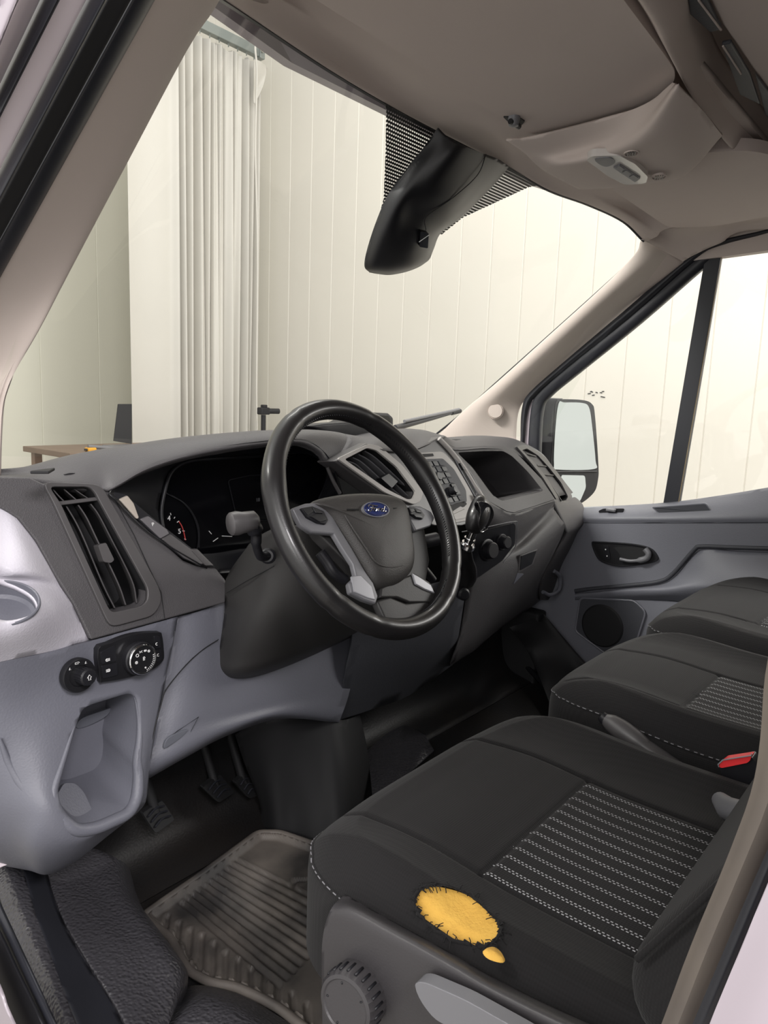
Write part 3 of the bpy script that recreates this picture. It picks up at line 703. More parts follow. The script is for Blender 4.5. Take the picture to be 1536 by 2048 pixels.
# ================================================================ DOOR MIRROR
mr = empty('door_mirror', U(1090,900,x=.95), 'black framed exterior door mirror seen through the passenger window', 'door mirror')
xm = 1.13
om = [(1112,806),(1124,799),(1165,800),(1184,808),(1190,830),(1197,930),(1196,960),(1188,985),(1160,1008),(1128,1016),(1105,1008),(1102,940),(1108,850)]
nrm = Vector((-.35,-1,0)).normalized()
cM = U(1150,900,x=xm); plm = (tuple(nrm), nrm.dot(cM))
ol = spline([U(a,b,pl=plm) for a,b in om],5,True)
back = -nrm*.10
shell = plate('mirror_shell', ol, back, M['black'], mr, .006, 3)
arm_ = [(1078,830),(1085,806),(1100,797),(1126,798),(1116,806),(1110,850),(1106,940),(1104,1000),(1079,975)]
patch('mirror_side_cover', [[U(1126,797,pl=plm),U(1116,806,pl=plm),U(1109,850,pl=plm),U(1105,930,pl=plm),U(1104,1005,pl=plm)],
   [U(1098,796,pl=plm)-nrm*.02,U(1090,812,pl=plm)-nrm*.02,U(1086,850,pl=plm)-nrm*.02,U(1084,930,pl=plm)-nrm*.02,U(1084,1000,pl=plm)-nrm*.02],
   [U(1084,800,pl=plm)-nrm*.09,U(1079,825,pl=plm)-nrm*.09,U(1077,860,pl=plm)-nrm*.09,U(1077,930,pl=plm)-nrm*.09,U(1077,1000,pl=plm)-nrm*.09]], M['black_soft'], mr, thick=.003, nu=4, nv=4)
plm2 = (plm[0], plm[1]-(-.003) if False else nrm.dot(cM+nrm*.003))
g1 = spline([U(a,b,pl=plm2) for a,b in [(1117,808),(1130,805),(1165,806),(1178,815),(1184,850),(1191,920),(1188,938),(1115,939),(1108,930),(1110,870)]],5,True)
plate('mirror_glass', g1, -nrm*.003, M['mirror'], mr, 0)
g2 = rounded([U(a,b,pl=plm2) for a,b in [(1122,950),(1170,951),(1172,975),(1160,1003),(1128,1006)]],.01)
plate('wide_angle_glass', g2, -nrm*.003, M['mirror'], mr, 0)
tube('glass_divider', [U(1104,944,pl=plm2),U(1193,943,pl=plm2)], .004, M['black_soft'], mr, seg=8)
tube('mirror_arm', [U(1085,965,x=.93), U(1110,960,x=1.10)], .03, M['black'], mr, seg=12)
# ================================================================ DASHBOARD
D = empty('dashboard', (0, .3, .3), 'full-width charcoal and grey dashboard of the van below the windscreen', 'dashboard')
PD1 = ((0, 1, -.35), -.005)
def on(pl, off): return (pl[0], pl[1]-off*Vector(pl[0]).length)      # off > 0 : towards the seats
def L(pix, pl): return [U(a, b, pl=pl) for a, b in pix]
def LY(pix): return [U(a, b, y=c) for a, b, c in pix]
def wsbase(p):
    x = max(-.86, min(.88, p.x)); return V(p.x*.99, .70-.40*abs(x/.87)**2.2, .772)
# upper pad, driver side
pr0 = [(-60,954,.29),(40,955,.275),(120,967,.268),(200,973,.258),(232,967,.245),(300,932,.242),(400,903,.236),(525,884,.23),(600,880,.228),(640,897,.226),(668,925,.224),(735,893,.215)]
pr1 = [(-60,949,.33),(60,947,.31),(110,933,.31),(165,915,.31),(235,901,.30),(300,890,.29),(400,874,.28),(525,862,.275),(600,860,.275),(640,861,.275),(690,868,.27),(735,880,.25)]
a0, a1 = LY(pr0), LY(pr1)
a0b = [p+V(0,.012,-.012) for p in a0]
a2 = [p+(wsbase(p)-p)*.4+V(0,0,.006) for p in a1]; a3 = [wsbase(p) for p in a1]
patch('dash_pad', [a0b, a0, a1, a2, a3], M['dash'], D, thick=.004, nu=6, nv=6, toward=(-.5,.2,3))
# centre pad
b0 = LY([(668,925,.224),(735,893,.212),(768,896,.20),(818,898,.20),(852,888,.205),(882,876,.23)])
b1 = LY([(690,868,.27),(735,873,.27),(775,863,.29),(818,858,.30),(852,861,.30),(884,872,.30)])
patch('centre_pad', [[p+V(0,.012,-.012) for p in b0], b0, b1, [p+(wsbase(p)-p)*.4 for p in b1], [wsbase(p) for p in b1]], M['dash'], D, thick=.004, nu=6, nv=5, toward=(0,.2,3))
# passenger pad
c0 = LY([(882,880,.27),(911,897,.265),(969,894,.265),(1008,896,.265),(1032,902,.265),(1062,925,.255),(1084,952,.24),(1112,994,.21)])
c1 = LY([(882,870,.33),(905,877,.34),(960,872,.35),(1000,874,.35),(1035,880,.34),(1082,905,.31),(1107,935,.29),(1146,985,.25)])
c2 = [p+(wsbase(p)-p)*.4 for p in c1]; c3 = [wsbase(p) for p in c1]
for i, k in ((5,.2),(6,.1),(7,.05)): c2[i] = c1[i]+V(.02,.06,-.01); c3[i] = c1[i]+V(.05,.10,-.03)
patch('passenger_pad', [[p+V(0,.01,-.01) for p in c0], c0, c1, c2, c3], M['dash'], D, thick=.004, nu=6, nv=5, toward=(.4,.2,3))
plate('defrost_slot', LY([(895,884,.30),(948,884,.31),(925,878,.33),(900,878,.32)]), (0,0,-.004), M['black_matte'], D, .001)
plate('defrost_slot', [U(a,b,z=.784) for a,b in [(60,948),(76,945),(110,941),(98,948)]], (0,0,.004), M['black_matte'], D, .001)
plate('defrost_slot', [U(a,b,y=.283) for a,b in [(128,949),(140,946),(151,946),(140,951)]], (0,.003,.0), M['black_matte'], D, .0005)
# top display pod
dp = plate('display_pod', [U(a,b,y=.345) for a,b in [(612,852),(650,846),(700,843),(728,828),(738,824),(778,826),(787,834),(787,866),(740,880),(672,872)]], (0,.07,-.005), M['black_soft'], D, .006, 3)
plate('display_screen', rounded([U(a,b,y=.3435) for a,b in [(740,829),(776,831),(782,838),(781,858),(742,850)]],.006), (0,.002,0), M['lens'], dp, .001)
# ---- left vent panel
vo = [(88,968),(140,966),(205,970),(224,984),(236,1003),(330,1088),(368,1122),(395,1133),(432,1136),(453,1162),(452,1206),(330,1240),(182,1281),(146,1208),(109,1150),(73,1084),(36,1037),(5,1018),(-60,985),(-60,952),(60,955)]
vsur = plate('vent_surround', L(vo, PD1), (0,.02,.0), M['dash'], D, .004, 3)
v_in = rounded(L([(95,975),(174,975),(186,985),(195,1003),(292,1178),(291,1203),(277,1214),(222,1226),(213,1217),(118,1008)], on(PD1,0)), .008, 3)
v_out = rounded(L([(81,965),(190,970),(206,982),(216,1000),(316,1178),(320,1205),(304,1232),(224,1254),(212,1246),(104,1008)], on(PD1,0)), .012, 3)
cut(vsur, [cutter(v_in, (0,.08,0))]); bevel(vsur, .002)
up = Vector(PD1[0]).normalized()
vent = frame('vent_frame', v_out, v_in, up*-.006, M['dash_smooth'], D)
liner('vent_duct', v_in, (.005,.07,-.02), M['black_matte'], vent, .9)
def slat(name, pix, pl, depth, mat, parent, th=.0022, edge=None, ymid=0):
    P_ = spline(L(pix, pl), 6)
    sd = Vector((1,0,0))*th
    vs = []
    for p in P_: vs += [p, p+sd, p+sd+Vector(depth), p+Vector(depth)]
    fs = []
    for i in range(len(P_)-1):
        for k in range(4): fs.append((i*4+k, i*4+(k+1)%4, i*4+4+(k+1)%4, i*4+4+k))
    fs += [(0,1,2,3), tuple(len(vs)-4+k for k in range(4))]
    return mesh(name, vs, fs, mat, parent, angle=40)
plI = on(PD1, -.008)
for pix in ([(131,1012),(150,1044),(168,1082),(205,1170),(228,1216)], [(155,1010),(172,1036),(192,1078),(234,1165),(250,1210)], [(180,1008),(196,1030),(218,1072),(262,1160),(272,1206)]):
    slat('slat', pix, plI, (.012,.03,-.008), M['dash_smooth'], vent)
for pix in ([(104,978),(116,992),(128,1004)], [(126,978),(142,992),(154,1002)], [(147,978),(164,990),(180,1000)]):
    slat('slat', pix, plI, (.012,.03,-.008), M['dash_smooth'], vent)
plate('cross_bar', L([(115,1003),(192,994),(198,1001),(121,1011)], on(PD1,.001)), (0,.012,-.002), M['dash_smooth'], vent, .0015)
plate('slat_tab', rounded(L([(196,1090),(212,1085),(229,1120),(222,1126),(208,1124)], on(PD1,.004)), .003), (0,.014,-.003), M['dash_smooth'], vent, .002)
tube('panel_seam', L([(231,1003),(268,1070),(300,1140),(322,1185),(329,1238)], on(PD1,.0002)), .0008, M['black_matte'], vsur, seg=6)
# button strip beside the gauges
bs = plate('switch_strip', L([(222,982),(252,988),(290,1022),(340,1062),(386,1098),(432,1135),(404,1131),(370,1119),(322,1083),(237,1002)], on(PD1,.003)), (0,.012,0), M['black_soft'], D, .0015)
plate('switch_key', L([(239,999),(256,991),(268,1006),(279,1036),(275,1039),(258,1020)], on(PD1,.006)), (0,.008,0), plain('worn_beige_key','a59c92',.5), bs, .002)
kb = plate('switch_key', L([(281,1039),(298,1032),(334,1058),(340,1068),(322,1078)], on(PD1,.006)), (0,.008,0), plain('grey_key','5c5a5d',.5), bs, .002)
text('key_print', 'P', U(306,1049,pl=on(PD1,.007)), (0,-1,.35), .008, M['white_text'], kb)
plate('switch_key', L([(324,1078),(342,1068),(388,1102),(412,1128),(398,1130),(368,1116)], on(PD1,.006)), (0,.008,0), M['dash_smooth'], bs, .002)
plate('switch_key', L([(382,1099),(396,1098),(430,1132),(412,1132)], on(PD1,.0075)), (0,.008,0), M['dash_smooth'], bs, .002)
# ---- instrument cluster
ho = [(415,1136,.20),(300,1066,.225),(232,1000,.24),(222,982,.246),(262,950,.245),(330,921,.242),(420,899,.237),(525,884,.23),(600,880,.228),(640,897,.226),(664,930,.224),(684,988,.215)]
hi = [(352,1105,.31),(330,1075,.315),(320,1030,.325),(326,985,.33),(340,944,.335),(372,923,.335),(425,917,.335),(525,911,.335),(605,904,.335),(645,924,.33),(653,955,.325),(632,1008,.31)]
oo, ii = LY(ho), LY(hi)
ic = patch('cluster_hood', [oo, [p*.5+q*.5+V(0,0,.004) for p,q in zip(oo,ii)], ii], M['black'], D, thick=.002, nu=4, nv=5, toward=(-.45,.0,.72))
tube('cluster_bezel', spline([p+V(0,-.004,0) for p in ii],5), .0035, M['black_soft'], ic, seg=8)
plate('hood_moulding', LY([(432,905,.30),(455,886,.268),(520,882,.26),(520,893,.28),(516,908,.31)]), (0,.004,.004), M['black_soft'], ic, .001)
tube('hood_ridge', LY([(440,900,.285),(456,886,.262),(518,881,.257),(520,892,.27)]), .0012, M['dash_smooth'], ic, seg=6)
gl = LY([(x,y,.345) for x,y in [(345,1112),(322,1075),(312,1030),(318,985),(332,938),(368,916),(425,910),(525,904),(612,898),(655,924),(665,960),(640,1015),(600,1080),(500,1095),(405,1112)]])
glass = plate('gauge_lens', gl, (0,.02,0), M['lens'], ic, 0)
PG = .343
def gy(a, b): return U(a, b, y=PG)
# tachometer (left): centre low-left of lens
gc = gy(300,1098); gr = (gy(362,1040)-gc).length
gcx = U(302,1075,y=PG)
text('gauge_number', '4', gy(338,1037), (0,-1,0), .013, M['white_text'], glass)
text('gauge_number', '5', gy(359,1063), (0,-1,0), .013, M['white_text'], glass)
tube('gauge_tick', [[gy(341,1026),gy(342,1030)],[gy(350,1034),gy(348,1037)],[gy(358,1042),gy(354,1045)],[gy(365,1062),gy(369,1062)],[gy(369,1078),gy(372,1079)]], .0007, M['white_text'], glass, seg=5)
tube('red_zone', spline([gy(358,1043),gy(364,1053),gy(368,1066),gy(371,1080)],4), .0009, M['red_text'], glass, seg=5)
frame('dial_ring', [gy(300+98*math.cos(t),1075+95*math.sin(t)) for t in [math.radians(a) for a in range(-85,60,5)]+[math.radians(a) for a in range(55,-86,-5)]],
      [gy(300+(96 if i < 29 else 97)*math.cos(t),1075+94*math.sin(t)) for i,t in enumerate([math.radians(a) for a in range(-85,60,5)]+[math.radians(a) for a in range(55,-86,-5)])], (0,-.0006,0), M['black_soft'], glass, bev=0)
tube('dial_arc', spline([gy(330,985),gy(372,1010),gy(396,1050),gy(398,1095)],6), .0012, M['black_soft'], glass, seg=6)
tube('small_gauge_scale', [[gy(426,1083),gy(436,1076)],[gy(444,1072),gy(464,1073)],[gy(468,1070),gy(474,1066)],[gy(418,1062),gy(423,1068)]], .0007, M['white_text'], glass, seg=5)
frame('display_window', rounded([gy(455,960),gy(500,950),gy(552,948),gy(548,1040),gy(475,1045)],.008), inset(rounded([gy(455,960),gy(500,950),gy(552,948),gy(548,1040),gy(475,1045)],.008),.0015), (0,-.0006,0), M['black_soft'], glass, bev=0)
text('gauge_number', '18', gy(516,1000), (0,-1,0), .010, plain('dim_print','55565a',.6), glass)
# trim below cluster
patch('cluster_lower_trim', [LY([(330,1096,.31),(405,1108,.318),(480,1098,.322),(570,1082,.325),(690,1010,.32)]), LY([(340,1106,.29),(405,1116,.30),(480,1106,.30),(570,1090,.30),(700,1040,.30)]), LY([(405,1135,.24),(430,1145,.24),(500,1140,.25),(580,1130,.25),(720,1100,.25)])], M['black_soft'], D, thick=.004, nu=4, nv=4)
# ---- pale end panel with cup recess
ep = [[(-70,985,.28),(0,1008,.262),(22,1020,.258),(44,1034,.25)],
      [(-70,1060,.235),(0,1080,.225),(40,1078,.225),(76,1082,.228)],
      [(-70,1130,.195),(0,1140,.19),(60,1142,.19),(114,1150,.20)],
      [(-70,1160,.20),(0,1165,.20),(70,1170,.20),(130,1180,.195)],
      [(-70,1245,.125),(0,1250,.125),(70,1235,.135),(150,1212,.187)],
      [(-70,1345,.17),(0,1324,.17),(90,1305,.172),(184,1281,.183)]]
ep3 = R3(ep)
for r_, (a_, b_) in zip(ep3, [(46,1034),(78,1082),(116,1150),(132,1178),(153,1212),(186,1281)]):
    r_[3] = U(a_, b_, pl=on(PD1,-.011)); r_[2] = r_[2]*.75+r_[3]*.25+V(0,-.006,0) if 0 else r_[2]
epo = patch('end_panel', ep3, M['grey_light'], D, thick=.006, nu=6, nv=7)
cc = U(0,1207,y=.168); nax = Vector((-.1,-.38,.92)).normalized()
cuo = lathe('cutter', [(.043,.05),(.041,-.020)], cc, nax, None, None, 48, cap=True); 
cut(epo, [cuo])
for p in epo.data.polygons: p.use_smooth = True
ch_ = lathe('cup_holder', [(.0465,.0),(.0460,.002),(.0445,.003),(.0430,.002),(.0425,-.002),(.0415,-.018),(.037,-.0215),(0,-.022)], cc+nax*.0005, nax, M['grey'], D, 56, fn=lambda a, i: 1)
# ---- main lower panel with open pocket
lp = [[(-60,1345,.178),(0,1325,.170),(90,1306,.172),(182,1282,.183),(270,1258,.188),(356,1233,.193)],
      [(-60,1420,.19),(0,1400,.178),(90,1385,.176),(180,1370,.176),(270,1345,.178),(345,1295,.186)],
      [(-60,1500,.19),(0,1480,.175),(90,1470,.160),(190,1465,.158),(275,1440,.162),(322,1400,.175)],
      [(-60,1600,.19),(0,1560,.17),(85,1555,.140),(185,1560,.135),(277,1530,.140),(302,1520,.155)],
      [(-60,1650,.20),(10,1630,.17),(88,1630,.120),(180,1655,.112),(268,1610,.122),(294,1590,.145)],
      [(-40,1700,.22),(25,1690,.19),(75,1700,.135),(160,1692,.125),(240,1640,.140),(288,1610,.17)],
      [(-20,1725,.28),(50,1735,.24),(92,1745,.19),(150,1722,.185),(220,1668,.20),(272,1628,.23)],
      [(0,1730,.36),(60,1742,.32),(100,1748,.27),(150,1722,.27),(218,1668,.28),(270,1628,.30)]]
lpo = patch('lower_panel', R3(lp), M['grey'], D, thick=.006, nu=7, nv=7)
pko = [(160,1419),(175,1408),(255,1384),(270,1392),(277,1440),(276,1480),(268,1521),(272,1548),(270,1590),(255,1619),(193,1647),(157,1652),(124,1623),(110,1586),(131,1521)]
def pky(b): return .176 - max(0, (b-1400))/250*.06
pk3 = rounded([U(a,b,y=pky(b)) for a,b in pko], .012, 4)
cut(lpo, [cutter(pk3, (0,.12,0), (0,-.08,0))])
for p in lpo.data.polygons: p.use_smooth = True
pkt = liner('pocket_bin', pk3, (.01,.095,.012), M['grey'], D, .86)
rimr = [.0012+.0075*max(0, min(1, (.455-p.z)/.13)) for p in pk3]
pc_ = sum(pk3, Vector())/len(pk3)
tube('pocket_rim', [p+(p-pc_).normalized()*r*.8+V(0,r*.15,0) for p, r in zip(pk3, rimr)], rimr, M['grey'], pkt, seg=12, closed=True)
plate('pocket_floor', rounded(LY([(113,1592,.150),(128,1566,.165),(150,1566,.170),(167,1582,.165),(182,1614,.148),(193,1644,.128),(157,1650,.125),(124,1622,.135)]),.006), (0,.008,-.004), M['grey'], pkt, .004, 3)
tube('pocket_fold', spline(LY([(133,1506,.235),(160,1500,.245),(205,1508,.245),(250,1530,.23),(266,1552,.20),(270,1585,.165)]),5), .0012, M['grey_dark'], pkt, seg=6)
grip = plate('pocket_grip', spline(LY([(153,1452,.24),(166,1436,.24),(205,1422,.24),(222,1417,.24),(213,1432,.24),(185,1448,.24),(160,1457,.24)]),4,True), (0,.004,0), M['grey_dark'], pkt, .001)
tube('grip_lip', LY([(176,1409,.235),(258,1387,.235)]), .001, M['door_dark'], pkt, seg=6)
# left ridge on the lower panel
tube('panel_ridge', spline(LY([(0,1478,.172),(20,1530,.168),(50,1580,.150),(80,1605,.130)]),5), [.002+.004*math.sin(math.pi*k/15) for k in range(16)], M['grey'], lpo, seg=8)
# light switch
PS = ((0,1,-.08),.1275)
n_s = -Vector(PS[0]).normalized()
lsb = plate('light_switch', spline(L([(196,1300),(219,1287),(250,1274),(280,1267),(317,1265),(324,1269),(328,1300),(326,1322),(300,1342),(250,1357),(207,1364),(201,1360)], PS),3,True), (0,.012,0), M['black'], D, .003, 3)
for pix in ([(201,1305),(230,1290),(234,1322),(203,1329)], [(203,1332),(234,1325),(236,1350),(206,1358)], [(308,1272),(320,1272),(323,1296),(311,1298)], [(311,1300),(323,1299),(324,1320),(314,1326)]):
    plate('switch_key', rounded(L(pix, on(PS,.002)),.003), (0,.003,0), M['black_soft'], lsb, .001)
dc = U(274,1315,pl=PS)
lathe('dial_collar', [(.0245,.000),(.0245,.010),(.0225,.012)], dc, n_s, M['black_soft'], lsb, 48)
lathe('dial_ring', [(.0222,.010),(.0222,.0165),(.0212,.0178),(.0198,.0178),(.0192,.0165)], dc, n_s, M['chrome'], lsb, 56)
lathe('dial_face', [(0,.0155),(.0196,.0158),(.0198,.010)], dc, n_s, M['black'], lsb, 48)
df = dc+n_s*.0162
sym = lambda nm, ls, cx, cy, s, par, w=.0005, base=df, nn=n_s: strokes(nm, ls, base+basis_on(nn)[0]*cx+basis_on(nn)[1]*cy, nn, s, M['white_text'], par, w=w)
lampL = [circ(-.2,0,.5,90,270)+[(-.2,.5)], [(-.2,.5),(.3,.5),(.3,-.5),(-.2,-.5)], [(.5,.4),(1,.4)], [(.5,0),(1,0)], [(.5,-.4),(1,-.4)]]
sym('dial_symbol', [circ(0,0,.5)]+[[(.8*math.cos(t),.8*math.sin(t)),(1.05*math.cos(t),1.05*math.sin(t))] for t in [k*math.pi/4 for k in range(8)]], -.011, -.002, .0022, lsb)
sym('dial_symbol', [circ(0,0,1)], -.009, .008, .0022, lsb)
sym('dial_symbol', [[(-1,.6),(0,0),(-1,-.6)],[(1,.6),(0,0),(1,-.6)],[(-.3,0),(.3,0)]], -.003, .012, .0022, lsb)
sym('dial_symbol', lampL, .004, .012, .0022, lsb)
sym('dial_symbol', [circ(0,0,.8),[(-.4,.4),(.4,-.4)]], .010, .010, .0020, lsb)
sym('dial_symbol', [[(-.3,-.9),(-.3,.6)],circ(.15,.35,.45),[(.2,-.9),(.5,-.5)]], .0012, .001, .0030, lsb)
sym('dial_symbol', [[(.004,-.016),(.010,-.011),(.0145,-.003)]][0:0] or [circ(.0,-.0,.6)], .003, -.013, .0015, lsb)
strokes('dial_scale', [[(math.cos(a)*.0165,math.sin(a)*.0165),(math.cos(a)*.0185,math.sin(a)*.0185)] for a in [math.radians(d) for d in range(-72,12,9)]], df, n_s, 1.0, M['white_text'], lsb, w=.0005)
kf = lambda a, b: U(a, b, pl=on(PS,.0055))
strokes('key_symbol', lampL, kf(215,1320), n_s, .0036, M['white_text'], lsb, w=.0005)
strokes('key_symbol', [[(-x, y) for x, y in l] for l in lampL], kf(217,1341), n_s, .0036, M['white_text'], lsb, w=.0005)
strokes('key_symbol', [circ(-.1,0,.6,60,300)], kf(314,1288), n_s, .0030, M['white_text'], lsb, w=.0005)
strokes('key_symbol', [circ(-.1,0,.6,60,300)], kf(317,1310), n_s, .0030, M['white_text'], lsb, w=.0005)
# mirror adjuster
mc = U(155,1350,pl=PS)
ma = lathe('mirror_adjuster', [(.0238,-.004),(.0240,.004),(.0225,.007),(.0150,.007),(.0140,.005),(0,.005)], mc, n_s, M['black'], D, 48)
kn = mc+V(.004,0,0)
lathe('adjuster_knob', [(.0118,.004),(.0120,.008),(.0115,.022),(.0095,.024),(0,.0245)], kn, n_s, M['black_soft'], ma, 40, fn=lambda a, i: 1+.03*math.cos(20*a) if i in (1,2) else 1)
strokes('adjuster_symbol', [[(-.7,0),(0,.9),(.7,0),(.35,0),(.35,-.8),(-.35,-.8),(-.35,0),(-.7,0)]], kn+n_s*.0248, n_s, .0042, M['white_text'], ma, w=.0005)
X1, Y1, _ = basis_on(n_s)
for aa, rr_ in ((60,0),(100,1),(135,0)):
    p0 = mc+n_s*.0072+X1*.019*math.cos(math.radians(aa))+Y1*.019*math.sin(math.radians(aa))
    strokes('adjuster_symbol', [[(-.5,-.5),(.5,-.5),(0,.6),(-.5,-.5)]] if not rr_ else [[(-1,-.4),(1,-.4),(1,.5),(-1,.5),(-1,-.4)],[(1.2,.5),(1.5,0)]], p0, n_s, .0024, M['white_text'], ma, w=.0004)
# ---- knee panel
kp = [[(349,1235,.205),(400,1222,.198),(456,1203,.205),(560,1180,.22),(720,1180,.24)],
      [(345,1275,.199),(400,1290,.186),(470,1310,.19),(590,1280,.20),(718,1240,.23)],
      [(327,1385,.190),(392,1370,.175),(470,1390,.175),(590,1350,.19),(714,1290,.225)],
      [(306,1480,.177),(376,1450,.163),(462,1430,.168),(585,1402,.185),(700,1380,.22)],
      [(291,1551,.173),(370,1508,.160),(455,1464,.165),(560,1432,.18),(680,1440,.22)],
      [(300,1556,.24),(375,1513,.24),(458,1470,.25),(562,1438,.25),(678,1445,.27)]]
kpo = patch('knee_panel', R3(kp), M['grey'], D, thick=.005, nu=6, nv=6)
tube('panel_seam', spline(LY([(437,1279,.186),(405,1300,.184),(372,1330,.181),(333,1378,.178),(322,1410,.172),(306,1470,.162),(292,1546,.156)]),5), .0009, M['black_matte'], kpo, seg=6)
tube('panel_seam', spline(LY([(350,1262,.186),(345,1292,.183),(334,1340,.178),(329,1382,.177)]),5), .0007, M['door_dark'], kpo, seg=6)
hg = LY([(328,1498,.1615),(334,1478,.1615),(352,1464,.161),(397,1434,.161),(362,1500,.159)])
tube('grip_outline', [hg[1],hg[2],hg[3],hg[4]], .0008, M['door_dark'], kpo, seg=6)
plate('grip_recess', spline(LY([(329,1497,.159),(333,1480,.159),(350,1468,.159),(376,1459,.159),(365,1473,.158),(345,1488,.158)]),4,True), (0,.004,0), M['grey_dark'], kpo, .0008)
patch('lower_centre_panel', [LY([(700,1180,.16),(780,1180,.14),(860,1170,.13),(935,1150,.14)]), LY([(705,1270,.18),(780,1260,.17),(860,1240,.165),(930,1190,.165)]), LY([(690,1350,.20),(760,1330,.20),(850,1310,.20),(915,1285,.20)]), LY([(672,1442,.26),(740,1420,.28),(820,1390,.30),(905,1330,.27)])], M['door_dark'], D, thick=.004, nu=4, nv=4)
# ---- centre stack
PS2 = ((0,1,-.5),-.19)
st = plate('centre_stack', L([(668,922),(733,886),(768,893),(815,896),(850,888),(880,873),(893,885),(925,925),(955,975),(975,1010),(968,1032),(945,1045),(925,1052),(870,1052),(800,1030),(766,990)], PS2), (0,.05,-.005), M['dash_smooth'], D, .004, 3)
cv_o = rounded(L([(671,918),(733,889),(756,893),(800,930),(844,985),(838,1004),(824,1010),(766,986)], on(PS2,.002)), .008, 3)
cv_i = rounded(L([(686,920),(731,897),(750,902),(790,935),(828,985),(822,998),(812,1000),(772,980)], on(PS2,.002)), .006, 3)
cut(st, [cutter(cv_i, (0,.045,0))]); bevel(st, .002)
cf = frame('centre_vent_frame', cv_o, cv_i, up*-.005, M['silver_panel'], D)
liner('vent_duct', cv_i, (.01,.06,-.02), M['black_matte'], cf, .9)
plC = on(PS2,-.006)
def hslat(pix, pl, parent, mat):
    P_ = spline(L(pix, pl), 5); vs = []
    for p in P_: vs += [p, p+V(0,.001,-.0022), p+V(.004,.03,-.006), p+V(.004,.03,-.0035)]
    fs = [(i*4+k, i*4+(k+1)%4, i*4+4+(k+1)%4, i*4+4+k) for i in range(len(P_)-1) for k in range(4)]+[(0,1,2,3), tuple(len(vs)-4+k for k in range(4))]
    return mesh('slat', vs, fs, mat, parent, angle=40)
for pix in ([(694,921),(714,929),(745,958),(778,985)], [(706,914),(726,925),(765,960),(806,994)], [(718,908),(742,922),(782,958),(820,994)], [(730,901),(752,915),(790,950),(826,985)]):
    hslat(pix, plC, cf, M['silver_dark'])
plate('slat_tab', rounded(L([(762,956),(778,947),(796,963),(784,976)], on(PS2,.003)), .003), (0,.014,-.003), M['black_soft'], cf, .002)
tube('surround_ridge', spline(LY([(655,935,.222),(668,965,.215),(680,987,.21)]),4), .004, M['dash_smooth'], D, seg=8)
# silver outline and radio panel
rp = plate('radio_panel', rounded(L([(822,906),(886,903),(912,930),(938,975),(962,1022),(940,1040),(908,1046),(880,1036),(850,980)], on(PS2,.003)), .01, 3), (0,.006,-.002), M['silver_panel'], D, .002)
plate('disc_slot', rounded(L([(829,909),(866,907),(868,912),(833,915)], on(PS2,.0045)), .001), (0,.004,0), M['black_matte'], rp, 0)
kpd = rounded(L([(836,919),(886,917),(908,938),(932,980),(934,1004),(906,1012),(884,1000),(860,965)], on(PS2,.0045)), .006, 3)
plate('keypad', kpd, (0,.004,0), M['door_dark'], rp, .001)
Q = [(840,922),(886,920),(930,1000),(890,1010)]
def bil(u, v):
    a = (Q[0][0]*(1-u)+Q[1][0]*u, Q[0][1]*(1-u)+Q[1][1]*u); b = (Q[3][0]*(1-u)+Q[2][0]*u, Q[3][1]*(1-u)+Q[2][1]*u)
    return (a[0]*(1-v)+b[0]*v, a[1]*(1-v)+b[1]*v)
for r in range(7):
    for c_ in range(4):
        if (r, c_) in ((4,1),(5,1),(4,2),(5,2),(2,1)): continue
        u0, u1, v0, v1 = (c_+.10)/4, (c_+.90)/4, (r+.1)/7, (r+.88)/7
        plate('radio_key', rounded(L([bil(u0,v0),bil(u1,v0),bil(u1,v1),bil(u0,v1)], on(PS2,.008)), .0015, 2), (0,.005,0), M['black_soft'] if (r+c_)%3 else M['door_dark'], rp, .0008)
n2 = -Vector(PS2[0]).normalized()
lathe('menu_ring', [(.0095,.0),(.0095,.003),(.0085,.004),(0,.004)], U(877,953,pl=on(PS2,.007)), n2, M['black_soft'], rp, 24)
lathe('volume_knob', [(.0115,.0),(.0115,.003),(.0085,.004),(.0082,.016),(.0070,.0175),(0,.0178)], U(900,984,pl=on(PS2,.006)), n2, M['black_soft'], rp, 32, fn=lambda a, i: 1+.03*math.cos(16*a) if i in (2,3) else 1)
plate('stack_cutout', rounded(L([(900,1012),(912,1006),(930,1002),(934,1008),(928,1014),(922,1012),(912,1018),(904,1024)], on(PS2,.0045)), .002), (0,.003,0), M['black_matte'], rp, 0)
plate('blank_key', rounded(L([(905,1030),(930,1018),(938,1024),(936,1034),(912,1040)], on(PS2,.005)), .002), (0,.003,0), M['silver_panel'], rp, .001)
tube('silver_edge', spline(L([(878,877),(905,906),(930,940),(952,976),(974,1008)], on(PS2,.004)),5), .0060, M['silver_panel'], D, seg=8)
rv = rounded(L([(908,910),(920,917),(944,950),(966,990),(962,999),(950,990),(928,950)], on(PS2,.004)), .003, 3)
rvf = frame('side_vent_frame', scale_loop(rv,1.12), rv, (0,.004,0), M['silver_dark'], D, bev=.0008)
plate('vent_duct', rv, (0,.003,0), M['black_matte'], rvf, 0)
for k in range(3): tube('slat', spline(L([(914+k*3,920+k),(934+k*4,950+k),(954+k*3,987)], on(PS2,.0045)),3), .0011, M['silver_dark'], rvf, seg=6)
plate('slat_tab', rounded(L([(920,926),(928,922),(935,936),(928,940)], on(PS2,.008)), .002), (0,.006,0), M['black_soft'], rvf, .001)
